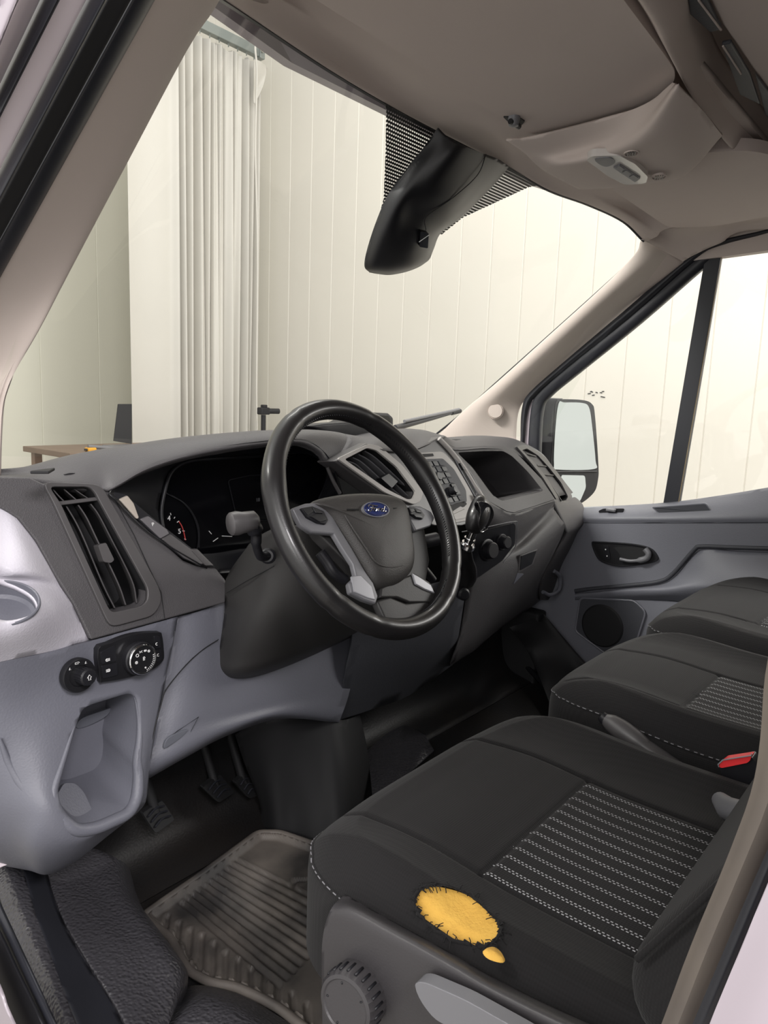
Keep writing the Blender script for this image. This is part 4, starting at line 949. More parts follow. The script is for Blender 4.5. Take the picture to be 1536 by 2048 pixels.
# ---- passenger storage bin
core = struct(box('trim_20', (0,.43,.40), (1.74,.02,.72), M['black_matte'], bev=0))
PP = ((0,1,-.62),-.2144)
bf = plate('bin_surround', L([(882,878),(911,894),(969,891),(1010,893),(1034,906),(1083,957),(1110,997),(1110,1003),(1070,1016),(1028,1028),(1012,1026),(978,1006),(955,975),(925,930)], PP), (0,.02,-.01), M['dash'], D, .003)
bo = rounded(L([(914,905),(969,902),(1006,902),(1024,912),(1058,946),(1086,981),(1050,990),(1003,1001),(985,990),(972,972),(945,935)], PP), .012, 3)
cut(bf, [cutter(bo, (0,.06,0))]); bevel(bf, .002)
bn = liner('storage_bin', bo, (.02,.13,-.035), M['dash'], D, .88)
tube('bin_seam', L([(978,1003),(1014,1023),(1028,1025),(1070,1012),(1108,999)], on(PP,.0005)), .0008, M['black_matte'], bf, seg=6)
# glovebox side
gb = [[(955,985,.135),(990,1010,.135),(1028,1028,.145),(1070,1016,.165),(1110,1003,.172)],
      [(955,1020,.13),(990,1040,.135),(1030,1058,.155),(1068,1036,.165),(1111,1010,.172)],
      [(950,1060,.15),(990,1085,.165),(1028,1090,.172),(1070,1053,.168),(1108,1018,.166)],
      [(945,1130,.17),(985,1130,.166),(1038,1104,.155),(1088,1062,.150),(1120,1036,.150)],
      [(935,1190,.18),(985,1170,.165),(1042,1138,.150),(1092,1094,.146),(1129,1057,.148)],
      [(922,1270,.19),(965,1235,.180),(1010,1195,.175),(1060,1155,.178),(1106,1110,.185)],
      [(907,1317,.21),(950,1280,.205),(985,1245,.21),(1030,1205,.22),(1080,1165,.235)],
      [(900,1332,.27),(950,1300,.27),(990,1265,.28),(1040,1230,.29),(1082,1200,.30)]]
gbo = patch('glovebox', R3(gb), M['dash'], D, thick=.005, nu=6, nv=5)
plate('glovebox_catch', rounded(LY([(1043,1112,.1445),(1073,1101,.1425),(1064,1128,.1445),(1040,1141,.1495)]),.003), (0,.006,0), M['black_soft'], gbo, .001)
frame('catch_outline', rounded(LY([(1040,1110,.1465),(1076,1098,.1445),(1066,1130,.146),(1036,1146,.151)]),.003), rounded(LY([(1043,1112,.1455),(1073,1101,.1435),(1064,1128,.1455),(1040,1141,.1505)]),.003), (0,.003,0), M['dash_smooth'], gbo, bev=0)
plate('catch_recess', LY([(1035,1146,.151),(1048,1148,.1515),(1028,1168,.158)]), (0,.004,0), M['grey'], gbo, .0005)
# passenger end vent and end cap
evo = LY([(1031,892,.272),(1048,889,.285),(1078,905,.285),(1101,929,.27),(1127,962,.245),(1143,992,.225),(1140,1005,.215),(1116,1012,.187),(1109,995,.19),(1084,955,.22),(1060,925,.245)])
evo = [p+V(0,-.003,0) for p in evo]
evo = rounded(evo,.006,3)
evi = LY([(1042,900,.27),(1052,897,.278),(1074,911,.278),(1095,934,.262),(1120,965,.24),(1134,993,.222),(1131,1000,.215),(1120,1003,.195),(1114,992,.20),(1090,953,.225),(1066,924,.248)])
evi = [p+V(0,-.004,0) for p in evi]
evi = rounded(evi,.006,3)
evf = frame('end_vent_frame', evo, evi, (0,.006,-.002), M['dash_smooth'], D, bev=.001)
liner('vent_duct', [p+V(0,.003,0) for p in evi], (.01,.05,-.02), M['black_matte'], evf, .9)
for s in ([(1052,908,.262),(1073,914,.272)], [(1075,932,.25),(1094,934,.262)], [(1088,950,.235),(1108,952,.25)]):
    p0, p1 = LY(s); plate('slat', [p0,p1,p1+V(0,.0,.004),p0+V(0,0,.004)], (.0,.02,-.004), M['dash_smooth'], evf, .0008)
slat('slat', [(1082,942),(1104,972),(1124,1002)], ((0,1,-.62),-.2144+.02), (.012,.02,-.008), M['dash_smooth'], evf)
ecp = [[(1108,998,.180),(1130,1002,.205),(1148,994,.225),(1160,1002,.235)],
       [(1111,1014,.167),(1135,1013,.19),(1155,1010,.205),(1167,1013,.215)],
       [(1131,1058,.148),(1148,1053,.17),(1160,1048,.185),(1171,1043,.195)],
       [(1128,1075,.165),(1142,1072,.19),(1150,1068,.20),(1160,1060,.215)],
       [(1108,1112,.19),(1125,1105,.21),(1138,1098,.22),(1148,1085,.235)],
       [(1082,1167,.235),(1098,1160,.25),(1112,1150,.255),(1120,1140,.26)],
       [(1080,1200,.28),(1095,1200,.29),(1110,1195,.29),(1122,1185,.29)]]
patch('end_cap', R3(ecp), M['dash'], D, thick=.005, nu=5, nv=5)
tube('grab_loop', spline(LY([(1108,1142,.235),(1119,1152,.235),(1121,1168,.235),(1116,1182,.24),(1100,1190,.245),(1086,1184,.25)]),5), .006, M['grey'], D, seg=10)
# heater panel
hp = plate('heater_panel', rounded(LY([(925,1068,.145),(1018,1045,.137),(1023,1050,.137),(1021,1088,.15),(996,1120,.158),(950,1152,.165),(915,1165,.165)]),.005), (0,.01,0), M['black_soft'], D, .002)
hp.location.y -= .012
for (a, b, r, par) in ((967,1099,.021,0),(996,1083,.016,1)):
    p = U(a,b,y=.128); lathe('heater_knob', [(r*1.25,-.006),(r*1.25,.001),(r*1.15,.002),(r,.002),(r*.93,.016),(r*.8,.018),(0,.018)], p, (-.15,-1,.12), M['black_soft'], hp, 36)
tube('panel_edge_trim', spline(LY([(915,1062,.125),(950,1056,.125),(1018,1042,.125),(1025,1049,.127),(1023,1090,.138),(998,1124,.146)]),4), .0012, M['silver_dark'], hp, seg=6)
# wiper outside
wp = empty('wiper', U(860,838,y=.80), 'dark wiper arm resting low across the outside of the windscreen', 'wiper')
w0, w1 = U(790,856,y=.80), U(915,823,y=.86)
tube('wiper_arm', [w0, w0*.4+w1*.6, w1], [.011,.008,.005], M['rubber'], wp, seg=8)
tube('wiper_blade', [w0+V(.05,.0,.022), w1+V(.01,0,.008)], .006, M['silver_dark'], wp, seg=8)
tube('blade_tip', [U(903,826,y=.855), U(920,822,y=.86)], .009, M['black_soft'], wp, seg=8)
# ================================================================ STEERING COLUMN, STALKS, GEAR LEVER
sc_ = empty('steering_column', (-.46,.1,.6), 'black steering column shroud under the steering wheel with stalks', 'steering column')
shr = [[(498,1088,.15),(528,1066,.10),(570,1052,.05),(640,1060,.02),(720,1080,.02),(800,1100,.03)],
       [(452,1158,.196),(500,1150,.125),(548,1128,.07),(630,1140,.03),(720,1160,.03),(812,1150,.05)],
       [(449,1225,.19),(492,1235,.12),(560,1225,.07),(640,1225,.05),(725,1215,.06),(815,1180,.08)],
       [(438,1305,.19),(480,1315,.14),(552,1300,.10),(640,1275,.09),(730,1240,.10),(815,1200,.11)],
       [(436,1342,.195),(470,1352,.165),(530,1340,.14),(620,1305,.13),(730,1252,.14),(815,1210,.14)],
       [(450,1366,.24),(480,1365,.24),(530,1354,.24),(620,1316,.23),(730,1260,.22),(815,1215,.2)]]
patch('column_shroud', R3(shr), M['shroud'], sc_, thick=.004, nu=6, nv=6)
tube('shroud_seam', spline(LY([(453,1186,.178),(500,1158,.118),(548,1132,.066)]),4), .0008, M['black_matte'], sc_, seg=6)
lathe('stalk_boss', [(.012,-.006),(.012,.004),(.009,.007),(0,.008)], U(536,1112,y=.062), (-.7,-.6,.2), M['black_soft'], sc_, 24)
k = U(462,1048,y=.055); k2 = U(508,1042,y=.045)
stk = tube('indicator_stalk', spline([U(536,1112,y=.06), U(521,1112,y=.055), U(513,1090,y=.05), U(512,1066,y=.047), U(503,1048,y=.045)],5), [.007]*6+[.0065]*5+[.008]*5+[.012]*5, M['black_soft'], sc_, seg=14)
tube('stalk_head', [k, k+(k2-k)*.25, k+(k2-k)*.5, k2, k2+(k2-k)*.18], [.0165,.0175,.0155,.0150,.008], M['dash_smooth'], stk, seg=20)
tube('stalk_end_cap', [k-(k2-k)*.06, k+(k2-k)*.02], [.0145,.0165], M['dash_smooth'], stk, seg=20)
tube('wiper_stalk', spline([U(760,1100,y=.06), U(835,1086,y=.04), U(872,1078,y=.03)],5), [.010]*6+[.013]*5, M['black_soft'], sc_, seg=14)
tube('adjust_lever', spline([U(826,1112,y=.05), U(850,1140,y=.04), U(866,1160,y=.035)],4), .008, M['black_soft'], sc_, seg=10)
gl_ = empty('gear_lever', U(945,1120,y=.08), 'gear lever with glossy black knob and chrome collar right of the steering wheel', 'gear lever')
gc0 = [U(958,1060,y=.055), U(952,1048,y=.052), U(952,1030,y=.05), U(958,1015,y=.05), U(960,1003,y=.052)]
kpath = spline([U(943,1066,y=.052), U(947,1056,y=.050), U(953,1040,y=.048), U(959,1024,y=.048), U(962,1010,y=.050), U(964,1001,y=.053), U(965,997,y=.056)], 4)
kr_ = [.0105,.015,.0185,.0205,.0225,.0245,.026,.0275,.0285,.029,.0293,.0293,.029,.0285,.0275,.0265,.025,.0235,.0215,.0185,.015,.0125,.009,.006,.002]
tube('lever_knob', kpath, kr_[:len(kpath)], M['leather'], gl_, seg=24, flat=.72, up=(0,1,0))
pl3 = [U(962,1002,y=.028), U(981,1010,y=.030), U(988,1030,y=.032), U(976,1054,y=.036), U(962,1064,y=.038), U(958,1050,y=.034), U(962,1025,y=.028), U(957,1008,y=.026)]
plate('knob_face', spline(pl3,4,True), (.006,.014,-.004), M['lens'], gl_, .004, 3)
tube('knob_trim', spline([U(955,1004,y=.0255), U(961,1024,y=.0265), U(957,1048,y=.032), U(962,1064,y=.036), U(975,1058,y=.034)],4), .0012, M['chrome'], gl_, seg=8)
strokes('shift_pattern', [[(-1,-1),(-1,1)],[(0,-1),(0,1)],[(1,-1),(1,1)],[(-1,0),(1,0)]], U(973,1020,y=.0285), (-.3,-.9,.3), .005, M['white_text'], gl_, w=.0004)
s0, s1 = U(948,1058,y=.06), U(934,1092,y=.075)
tube('chrome_shaft', [s0, s1], .010, M['chrome'], gl_, seg=24)
tube('chrome_ring', [s0*.45+s1*.55, s0*.35+s1*.65], .0125, M['chrome'], gl_, seg=24)
lathe('chrome_nut', [(.014,-.008),(.017,-.004),(.017,.004),(.014,.008)], s1, (s0-s1), M['chrome'], gl_, 12, cap=True)
rowsB = []
for (a,b,w,y) in ((933,1100,11,.078),(934,1118,13,.085),(936,1135,17,.095),(934,1155,20,.105),(928,1172,18,.115)):
    c_ = U(a,b,y=y); r = w/1480*1.55
    rowsB.append([c_+V(math.cos(t)*r*(1+.08*math.sin(5*t+b)), math.sin(t)*r*(1+.08*math.cos(4*t+b)), 0) for t in [2*math.pi*k/16 for k in range(17)]])
patch('lever_gaiter', rowsB, M['leather'], gl_, thick=0, nu=4, nv=2)
lathe('gaiter_button', [(.014,-.01),(.014,.006),(.010,.010),(0,.011)], U(926,1188,y=.10), (-.5,-.8,.1), M['black_soft'], gl_, 24)
# ================================================================ STEERING WHEEL
WC = V(-.4624,-.0533,.7222); WT = 0.5362
WX, WY = V(1,0,0), V(0,math.sin(WT),math.cos(WT)); WN = WX.cross(WY)      # WN towards the driver
WN = -WN if WN.y > 0 else WN
PW = lambda off=0: (tuple(WN), WN.dot(WC)+off)
def Wp(a, b, off=0): return U(a, b, pl=PW(off))
sw_ = empty('steering_wheel', tuple(WC), 'black leather steering wheel with round centre pad and silver spokes', 'steering wheel')
N = 120; R_, r_ = .178, .0155
bm = bmesh.new(); rings = []
for i in range(N):
    t = 2*math.pi*i/N; dd = WX*math.cos(t)+WY*math.sin(t)
    deg = math.degrees(t)
    swell = 1+.10*math.exp(-((abs((deg-20+180)%360-180))/9)**2)+.10*math.exp(-((abs((deg-160+180)%360-180))/9)**2)
    groove = 1
    for gdeg in (62,118,-38,-142,-62,-118):
        dlt = abs((deg-gdeg+180) % 360-180)
        if dlt < 1.6: groove = .93
    ring = []
    for k in range(20):
        a = 2*math.pi*k/20; ring.append(bm.verts.new(WC+dd*(R_+r_*swell*groove*math.cos(a))+WN*(r_*1.08*swell*groove*math.sin(a))))
    rings.append(ring)
for i in range(N):
    for k in range(20): bm.faces.new((rings[i][k], rings[i][(k+1)%20], rings[(i+1)%N][(k+1)%20], rings[(i+1)%N][k]))
bmesh.ops.recalc_face_normals(bm, faces=bm.faces)
for f in bm.faces: f.smooth = True
me = bpy.data.meshes.new('rim'); bm.to_mesh(me); bm.free(); rim = link('rim', me, M['leather'], sw_)
# stitching along the inside of the rim
def stitch(d0, d1, n):
    ls = []
    for i in range(n):
        t = math.radians(d0+(d1-d0)*i/n); t2 = math.radians(d0+(d1-d0)*(i+.7)/n)
        f = lambda t, o: WC+(WX*math.cos(t)+WY*math.sin(t))*(R_-r_*.92)+WN*(r_*.42+o)
        ls.append([f(t,-.002), f(t2,.002)])
    return tube('stitching', ls, .0007, M['black_soft'], rim, seg=5)
stitch(28,152,70); stitch(-34,18,34); stitch(-150,-30,0) if False else None
stitch(-82,-50,20)
# airbag cover
ab = [(626,1003),(666,990),(722,985),(772,988),(803,998),(817,1019),(824,1058),(830,1103),(828,1132),(817,1153),(793,1170),(765,1174),(747,1163),(729,1135),(701,1089),(673,1047),(649,1020)]
abp = spline([Wp(a,b,-.004) for a,b in ab],4,True)
cab = sum(abp, Vector())/len(abp)
rowsA = []
for s, h in ((0.0,.016),(.35,.0155),(.62,.013),(.80,.010),(.90,.006),(.97,.001),(1.0,-.006),(1.0,-.022)):
    rowsA.append([cab+(p-cab)*s+WN*h for p in abp+[abp[0]]])
ac = patch('airbag_cover', rowsA, M['airbag'], sw_, thick=0, nu=0, toward=tuple(CAM))
tube('cover_crease', spline([Wp(678,1010,.0035), Wp(700,1048,.008), Wp(733,1098,.0085), Wp(752,1125,.008), Wp(776,1134,.0075), Wp(806,1130,.006), Wp(826,1112,.001)],5), .0014, M['airbag'], ac, seg=8)
tube('cover_slot', [[Wp(694,1019,.0125),Wp(717,1019,.013)],[Wp(787,1017,.0095),Wp(805,1016,.0045)]], .0012, M['black_matte'], ac, seg=6)
bc = Wp(752,1019,.0125); nb = (WN+V(0,0,.0)).normalized()
bx_ = (Wp(778.5,1021,.0125)-bc); by_ = (Wp(751.5,1003.5,.0125)-bc)
def oval(s, o): return [bc+bx_*s*math.cos(t)+by_*s*math.sin(t)+WN*o for t in [2*math.pi*k/48 for k in range(48)]]
bd = plate('emblem', oval(1.0,.001), WN*-.004, M['silver_dark'], sw_, .0008)
plate('emblem_field', oval(.9,.0018), WN*-.003, M['blue'], bd, .0004)
frame('emblem_ring', oval(.84,.0022), oval(.79,.0022), WN*-.001, M['chrome'], bd, bev=0)
# flowing script lettering of the badge, drawn as strokes in badge units
def bst(l): return [bc+bx_*x+by_*y+WN*.0026 for x, y in spline([(a,b,0) for a,b in l],5) and [(q.x,q.y) for q in spline([(a,b,0) for a,b in l],5)]]
script = [[(-.66,.12),(-.60,.38),(-.38,.42),(-.12,.34),(.02,.40)], [(-.30,.38),(-.36,.10),(-.46,-.28),(-.60,-.36),(-.66,-.20)], [(-.52,.04),(-.36,.06),(-.20,.10)],
          [(-.12,.04),(-.24,-.02),(-.26,-.22),(-.14,-.28),(-.04,-.14),(-.06,.02),(-.12,.04),(.02,.0)],
          [(.06,.06),(.08,-.08),(.06,-.28)], [(.07,-.08),(.14,.04),(.24,.06)],
          [(.46,.02),(.34,.02),(.28,-.12),(.34,-.28),(.46,-.20),(.50,.0),(.56,.40)], [(.50,.0),(.48,-.2),(.56,-.28),(.66,-.2)]]
tube('emblem_script', [bst(l) for l in script], .0010, M['chrome'], bd, seg=6)
text('airbag_print', 'AIRBAG', Wp(784,1110,.0055), WN, .0088, M['red_text'], ac, bold=.0004)
frame('print_outline', rounded([Wp(766,1106,.005),Wp(800,1101,.004),Wp(801,1114,.004),Wp(767,1118,.005)],.001), rounded([Wp(767.5,1107.5,.005),Wp(798.5,1102.5,.004),Wp(799.5,1112.5,.004),Wp(768.5,1116.5,.005)],.001), WN*-.0008, M['red_text'], ac, bev=0)
# spokes
def spoke(name, pix, off, mat, th=.012, bev=.003, parent=None): return plate(name, [Wp(a,b,off) for a,b in pix], WN*-th, mat, parent or sw_, bev, 3)
spoke('hub_back', [(600,1010),(680,995),(800,1000),(850,1060),(860,1120),(850,1180),(790,1200),(735,1170),(690,1120),(640,1070)], -.018, M['shroud'], .02)
sl = spoke('left_spoke', [(584,1016),(612,1006),(644,1004),(660,1022),(680,1056),(706,1098),(730,1140),(748,1166),(757,1192),(752,1208),(728,1200),(702,1186),(698,1166),(712,1152),(706,1128),(686,1098),(668,1068),(622,1064),(602,1050)], -.004, M['silver_dark'], .010)
spoke('spoke_highlight_insert', [(703,1152),(722,1150),(744,1172),(751,1200),(735,1196),(708,1184)], -.0025, M['silver'], .004, .0015, sl)
sr = spoke('right_spoke', [(818,1010),(842,1012),(862,1022),(870,1036),(862,1052),(832,1062),(820,1040)], -.004, M['silver_dark'], .010)
slr = spoke('lower_spoke', [(800,1158),(830,1146),(858,1162),(872,1178),(872,1192),(866,1205),(820,1205),(795,1195),(760,1195),(762,1176)], -.006, M['shroud'], .014)
spoke('spoke_edge_insert', [(825,1146),(842,1156),(862,1170),(870,1186),(850,1178),(832,1168)], -.003, M['silver'], .004, .001, slr)
spoke('lower_bridge', [(752,1200),(780,1192),(812,1205),(850,1200),(878,1215),(860,1245),(800,1252),(770,1240)], -.008, M['shroud'], .014, .005)
kp_ = spoke('button_pad', [(602,1016),(625,1012),(648,1022),(657,1040),(652,1048),(636,1045),(615,1034)], .0005, M['black_soft'], .005, .001, sl)
for pix in ([(606,1017),(622,1014),(628,1022),(616,1030)], [(625,1015),(640,1019),(646,1027),(632,1026)], [(620,1032),(634,1028),(650,1031),(654,1040),(640,1044)]):
    spoke('button', pix, .0022, M['black'], .003, .0008, kp_)
kp2 = spoke('button_pad', [(817,1014),(828,1014),(842,1020),(850,1030),(846,1038),(834,1036),(822,1028)], .0005, M['black_soft'], .005, .001, sr)
for pix in ([(819,1016),(827,1016),(831,1022),(823,1025)], [(830,1017),(841,1021),(844,1026),(834,1024)], [(826,1028),(836,1027),(846,1031),(844,1036),(832,1034)]):
    spoke('button', pix, .0022, M['black'], .003, .0008, kp2)
cr_ = tube('cruise_pad', spline([Wp(640,1105,-.03), Wp(655,1125,-.03), Wp(668,1145,-.03), Wp(690,1160,-.03)],4), .008, M['black_soft'], sw_, seg=10)
# ================================================================ CAB FLOOR
struct(box('trim_21', (0,-.38,-.03), (1.80,1.66,.05), M['floor_dark'], bev=.004))
struct(patch('trim_22', [[V(x,.30,-.002) for x in (-.86,-.4,0,.4,.86)],[V(x,.39,.03) for x in (-.86,-.4,0,.4,.86)],[V(x,.42,.14) for x in (-.86,-.4,0,.4,.86)],[V(x,.425,.34) for x in (-.86,-.4,0,.4,.86)]], M['floor_dark'], None, thick=.004, nu=5, nv=4))
# raised door step: grained outer strip, smooth band, grained inner slab
Z3 = lambda rows: [[U(a,b,z=c) for a,b,c in r] for r in rows]
cols = [[(-30,1700,.15),(-8,1770,.15),(18,1850,.145),(60,1950,.14),(98,2040,.14),(130,2110,.14)],
        [(30,1700,.158),(48,1745,.158),(72,1830,.157),(116,1950,.156),(142,2020,.155),(175,2100,.155)],
        [(92,1690,.135),(98,1760,.135),(128,1848,.135),(178,1935,.135),(222,2005,.135),(275,2100,.135)],
        [(170,1690,.130),(175,1760,.130),(225,1835,.132),(275,1910,.132),(300,1980,.130),(320,2080,.128)],
        [(240,1720,.115),(255,1782,.115),(312,1858,.115),(357,1918,.112),(369,1955,.105),(356,2010,.10),],
        [(262,1740,.0),(280,1806,.0),(330,1885,.0),(368,1940,.0),(376,1972,.0),(362,2040,.0)]]
g = Z3(cols)
struct(patch('trim_23', [g[0], [p*.5+q*.5+V(0,0,.008) for p,q in zip(g[0],g[1])], g[1]], M['floor_rubber'], None, thick=.003, nu=5, nv=6))
struct(patch('trim_24', [g[1], [p*.5+q*.5 for p,q in zip(g[1],g[2])], g[2]], M['rubber'], None, thick=.003, nu=4, nv=6))
struct(patch('trim_25', [g[2], [p*.9+q*.1+V(0,0,.006) for p,q in zip(g[2],g[3])], g[3], g[4], g[5]], M['floor_rubber'], None, thick=.003, nu=6, nv=6))
struct(patch('trim_26', Z3([[(350,2000,.0),(380,1972,.03),(440,1976,.045),(500,1998,.045),(560,2034,.045),(620,2075,.045)],
   [(340,2040,.10),(395,2000,.10),(430,1998,.10),(480,2020,.10),(530,2055,.10),(570,2090,.10)],
   [(330,2110,.11),(390,2060,.11),(430,2060,.11),(470,2085,.11),(500,2110,.11),(520,2130,.11)]]), M['floor_rubber'], None, thick=.003, nu=5, nv=5))
# door seals and body below the step
def qstrip(name, A, B, x, mat, bulge, x2=None):
    a = [U(p[0],p[1],x=x) for p in A]; b = [U(p[0],p[1],x=x2 or x) for p in B]
    m = [p*.5+q*.5+(CAM-p).normalized()*bulge for p,q in zip(a,b)]
    struct(patch(name, [a, [p*.85+q*.15 for p,q in zip(a,m)], m, [p*.85+q*.15 for p,q in zip(b,m)], b], mat, None, thick=.003, nu=3, nv=4))
qstrip('trim_27', [(-40,1730),(0,1814),(40,1900),(110,2050),(150,2130)], [(-40,1800),(0,1870),(30,1935),(82,2050),(120,2130)], -.965, M['rubber'], .010)
qstrip('trim_28', [(-40,1800),(0,1872),(30,1937),(84,2050),(120,2130)], [(-40,1900),(0,1985),(10,2015),(24,2050),(60,2130)], -.975, M['black_soft'], .006)
qstrip('trim_29', [(-40,1890),(0,1983),(10,2013),(26,2050),(60,2130)], [(-140,1890),(-110,1983),(-100,2013),(-80,2050),(-60,2130)], -1.0, M['white_paint'], .004)
struct(plate('trim_30', LY([(-60,1560,.26),(0,1600,.26),(30,1722,.26),(12,1732,.26),(-60,1760,.26)]), (0,.03,0), M['lavender_paint'], None, .002))
# body pillar behind the driver opening, lower right
qstrip('trim_31', [(1560,1200),(1530,1350),(1520,1480),(1500,1589),(1448,1730),(1383,1887),(1322,2050),(1290,2130)], [(1640,1200),(1620,1350),(1610,1480),(1570,1620),(1510,1760),(1450,1900),(1388,2050),(1350,2130)], -.93, plain('worn_taupe_seal','5d5651',.6,var=.3,vscale=14,varcol='6d655c'), .012)
qstrip('trim_32', [(1640,1350),(1605,1480),(1568,1620),(1508,1760),(1448,1900),(1384,2050),(1350,2130)], [(1690,1350),(1650,1480),(1600,1620),(1540,1760),(1482,1900),(1420,2050),(1390,2130)], -.94, M['rubber'], .003)
qstrip('trim_33', [(1690,1350),(1648,1480),(1598,1620),(1538,1760),(1480,1900),(1418,2050),(1390,2130)], [(1890,1350),(1850,1480),(1800,1620),(1740,1760),(1680,1900),(1620,2050),(1590,2130)], -.955, M['white_paint'], .004)
# ---- ribbed floor mat (height field)
fm_o = [(284,1828),(400,1748),(516,1662),(560,1662),(640,1690),(700,1720),(800,1800),(900,1960),(900,2150),(700,2110),(610,2052),(560,2012),(520,1990),(470,1968),(420,1960),(378,1938),(340,1870)]
zm = .020
fo = rounded([U(a,b,z=zm) for a,b in fm_o], .012, 3)
zq = lambda p: (.4557*p[0], 1500+.4557*p[1])
segs = []
for i in range(11):
    t = i/10
    s = ((1-t)*1045+t*800, (1-t)*466+t*650); e = ((1-t)*1520+t*1230, (1-t)*700+t*1010)
    segs.append((zq(s), zq(e)))
tops = [(735,705),(785,735),(835,765),(885,790),(938,825),(990,865),(1045,895),(1100,935),(1160,970),(1218,1010),(1280,1045),(1345,1090)]
bots = [(722,800),(770,890),(822,920),(878,960),(932,990),(988,1000),(1045,1015),(1102,1050),(1160,1090),(1215,1130),(1285,1170),(1350,1210)]
for a, b in zip(tops, bots): segs.append((zq(a), zq(b)))
for a, b in (((1290,550),(1440,545)),((1370,580),(1440,575)),((1400,610),(1450,605)),((1290,550),(1285,580))): segs.append((zq(a), zq(b)))
S2 = np.array([[U(*a,z=zm)[:2], U(*b,z=zm)[:2]] for a, b in segs])
xs = np.arange(-.72,-.18,.0032); ys = np.arange(-.18,.36,.0032)
poly = np.array([p[:2] for p in fo])
def inside(px, py, P_):
    c = np.zeros(px.shape, bool); j = len(P_)-1
    for i in range(len(P_)):
        xi, yi = P_[i]; xj, yj = P_[j]
        c ^= ((yi > py) != (yj > py)) & (px < (xj-xi)*(py-yi)/(yj-yi+1e-12)+xi); j = i
    return c
def segdist(gx, gy, S_):
    d = np.full(gx.shape, 9.)
    for a, b in S_:
        ab = b-a; t = np.clip(((gx-a[0])*ab[0]+(gy-a[1])*ab[1])/(ab@ab), 0, 1)
        d = np.minimum(d, np.hypot(gx-a[0]-t*ab[0], gy-a[1]-t*ab[1]))
    return d
gx, gy_ = np.meshgrid(xs, ys)
ins = inside(gx, gy_, poly)
edge = segdist(gx, gy_, np.stack([poly, np.roll(poly,-1,0)],1))
dseg = segdist(gx, gy_, S2)
zz = zm-.010 - .006*np.clip(1.3-1.3*(dseg/.0046)**4, 0, 1) + .012*np.clip(1-np.abs(edge-.008)/.008, 0, 1)
zz = zz + .0015*np.exp(-((dseg-.0075)/.002)**2)*(dseg < .012)
idx = -np.ones(gx.shape, int); vs = []; fs = []
for i in range(gx.shape[0]):
    for j in range(gx.shape[1]):
        if ins[i,j]: idx[i,j] = len(vs); vs.append((gx[i,j], gy_[i,j], zz[i,j]))
for i in range(gx.shape[0]-1):
    for j in range(gx.shape[1]-1):
        q4 = (idx[i,j], idx[i,j+1], idx[i+1,j+1], idx[i+1,j])
        if min(q4) >= 0: fs.append(q4)
mt = empty('floor_mat', (-.5,.1,0), 'dusty black ribbed rubber floor mat in front of the driver seat', 'floor mat')
mo = mesh('mat_surface', vs, fs, M['mat'], mt, angle=80)
mo.modifiers.new('thick','SOLIDIFY').thickness = .004
tube('mat_rim', [p+V(0,0,-.004) for p in fo], .007, M['mat'], mt, seg=8, closed=True)
# pedals
def pedal(cat, label, pix, y, armto):
    e = empty('pedal', U(pix[0][0],pix[0][1],y=y), label, 'pedal')
    e.name = cat
    pts = [U(a,b,y=y+.0006*(pix[0][1]-b)) for a,b in pix]
    pd = plate('pedal_pad', rounded(pts,.006,3), (0,.012,0), M['black_matte'], e, .003)
    c = sum(pts, Vector())/len(pts)
    for k in range(3):
        f = .25+.25*k
        a = pts[0]*(1-f)+pts[3]*f; b = pts[1]*(1-f)+pts[2]*f; m = (a+b)/2+V(0,0,.008)
        tube('pedal_rib', spline([a*.8+m*.2+V(0,-.002,0), m+V(0,-.002,0), b*.8+m*.2+V(0,-.002,0)],4), .002, M['rubber'], pd, seg=6)
    tube('pedal_arm', [c+V(0,.01,.0), c+V(0,.06,.10), armto], .009, M['black_matte'], e, seg=8)
pedal('clutch_pedal', 'black clutch pedal, the leftmost pedal beside the open storage pocket', [(285,1626),(325,1600),(350,1640),(312,1668)], .35, V(-.55,.40,.36))
pedal('brake_pedal', 'black brake pedal, the middle one of the three pedals', [(405,1575),(440,1548),(470,1585),(438,1606)], .37, V(-.40,.41,.36))
pedal('accelerator_pedal', 'narrow accelerator pedal with dusty ribs, the rightmost pedal', [(470,1565),(492,1545),(518,1590),(500,1598)], .37, V(-.34,.41,.36))
# black tunnel beside the pedals, passenger footwell pieces
struct(patch('trim_34', [LY([(470,1470,.36),(520,1440,.30),(570,1424,.26),(640,1428,.245),(684,1440,.235),(720,1430,.32)]),
   LY([(490,1530,.36),(530,1520,.30),(575,1520,.26),(640,1520,.22),(694,1520,.20),(735,1500,.30)]),
   LY([(520,1610,.34),(545,1610,.28),(585,1610,.25),(640,1615,.20),(698,1610,.17),(745,1590,.28)]),
   LY([(520,1660,.33),(550,1670,.27),(590,1682,.235),(640,1700,.18),(698,1710,.14),(750,1680,.27)])], M['black_matte'], None, thick=.004, nu=5, nv=5))
struct(patch('trim_35', [[U(735,1500,z=.02),U(800,1450,z=.02),U(850,1470,z=.02)],[U(745,1590,z=.02),U(800,1560,z=.02),U(868,1500,z=.02)]], M['floor_rubber'], None, thick=.004, nu=3, nv=3))
struct(patch('trim_36', [[U(1020,1255,y=.30),U(1075,1235,x=.80),U(1085,1225,x=.82)],[U(1060,1310,z=.10),U(1120,1300,x=.80),U(1140,1290,x=.82)],[U(1105,1420,z=.03),U(1160,1370,x=.80),U(1190,1350,x=.82)]], M['black_matte'], None, thick=.004, nu=4, nv=4))
struct(box('trim_39', (.815,.36,.10), (.06,.14,.26), M['black_matte'], bev=.01))  # black box added to darken the shaded footwell corner by the door
tube('mat_edge', spline([U(1010,1290,z=.05),U(1060,1340,z=.04),U(1105,1390,z=.03),U(1110,1420,z=.02)],4), .008, M['black_soft'], None, seg=8)
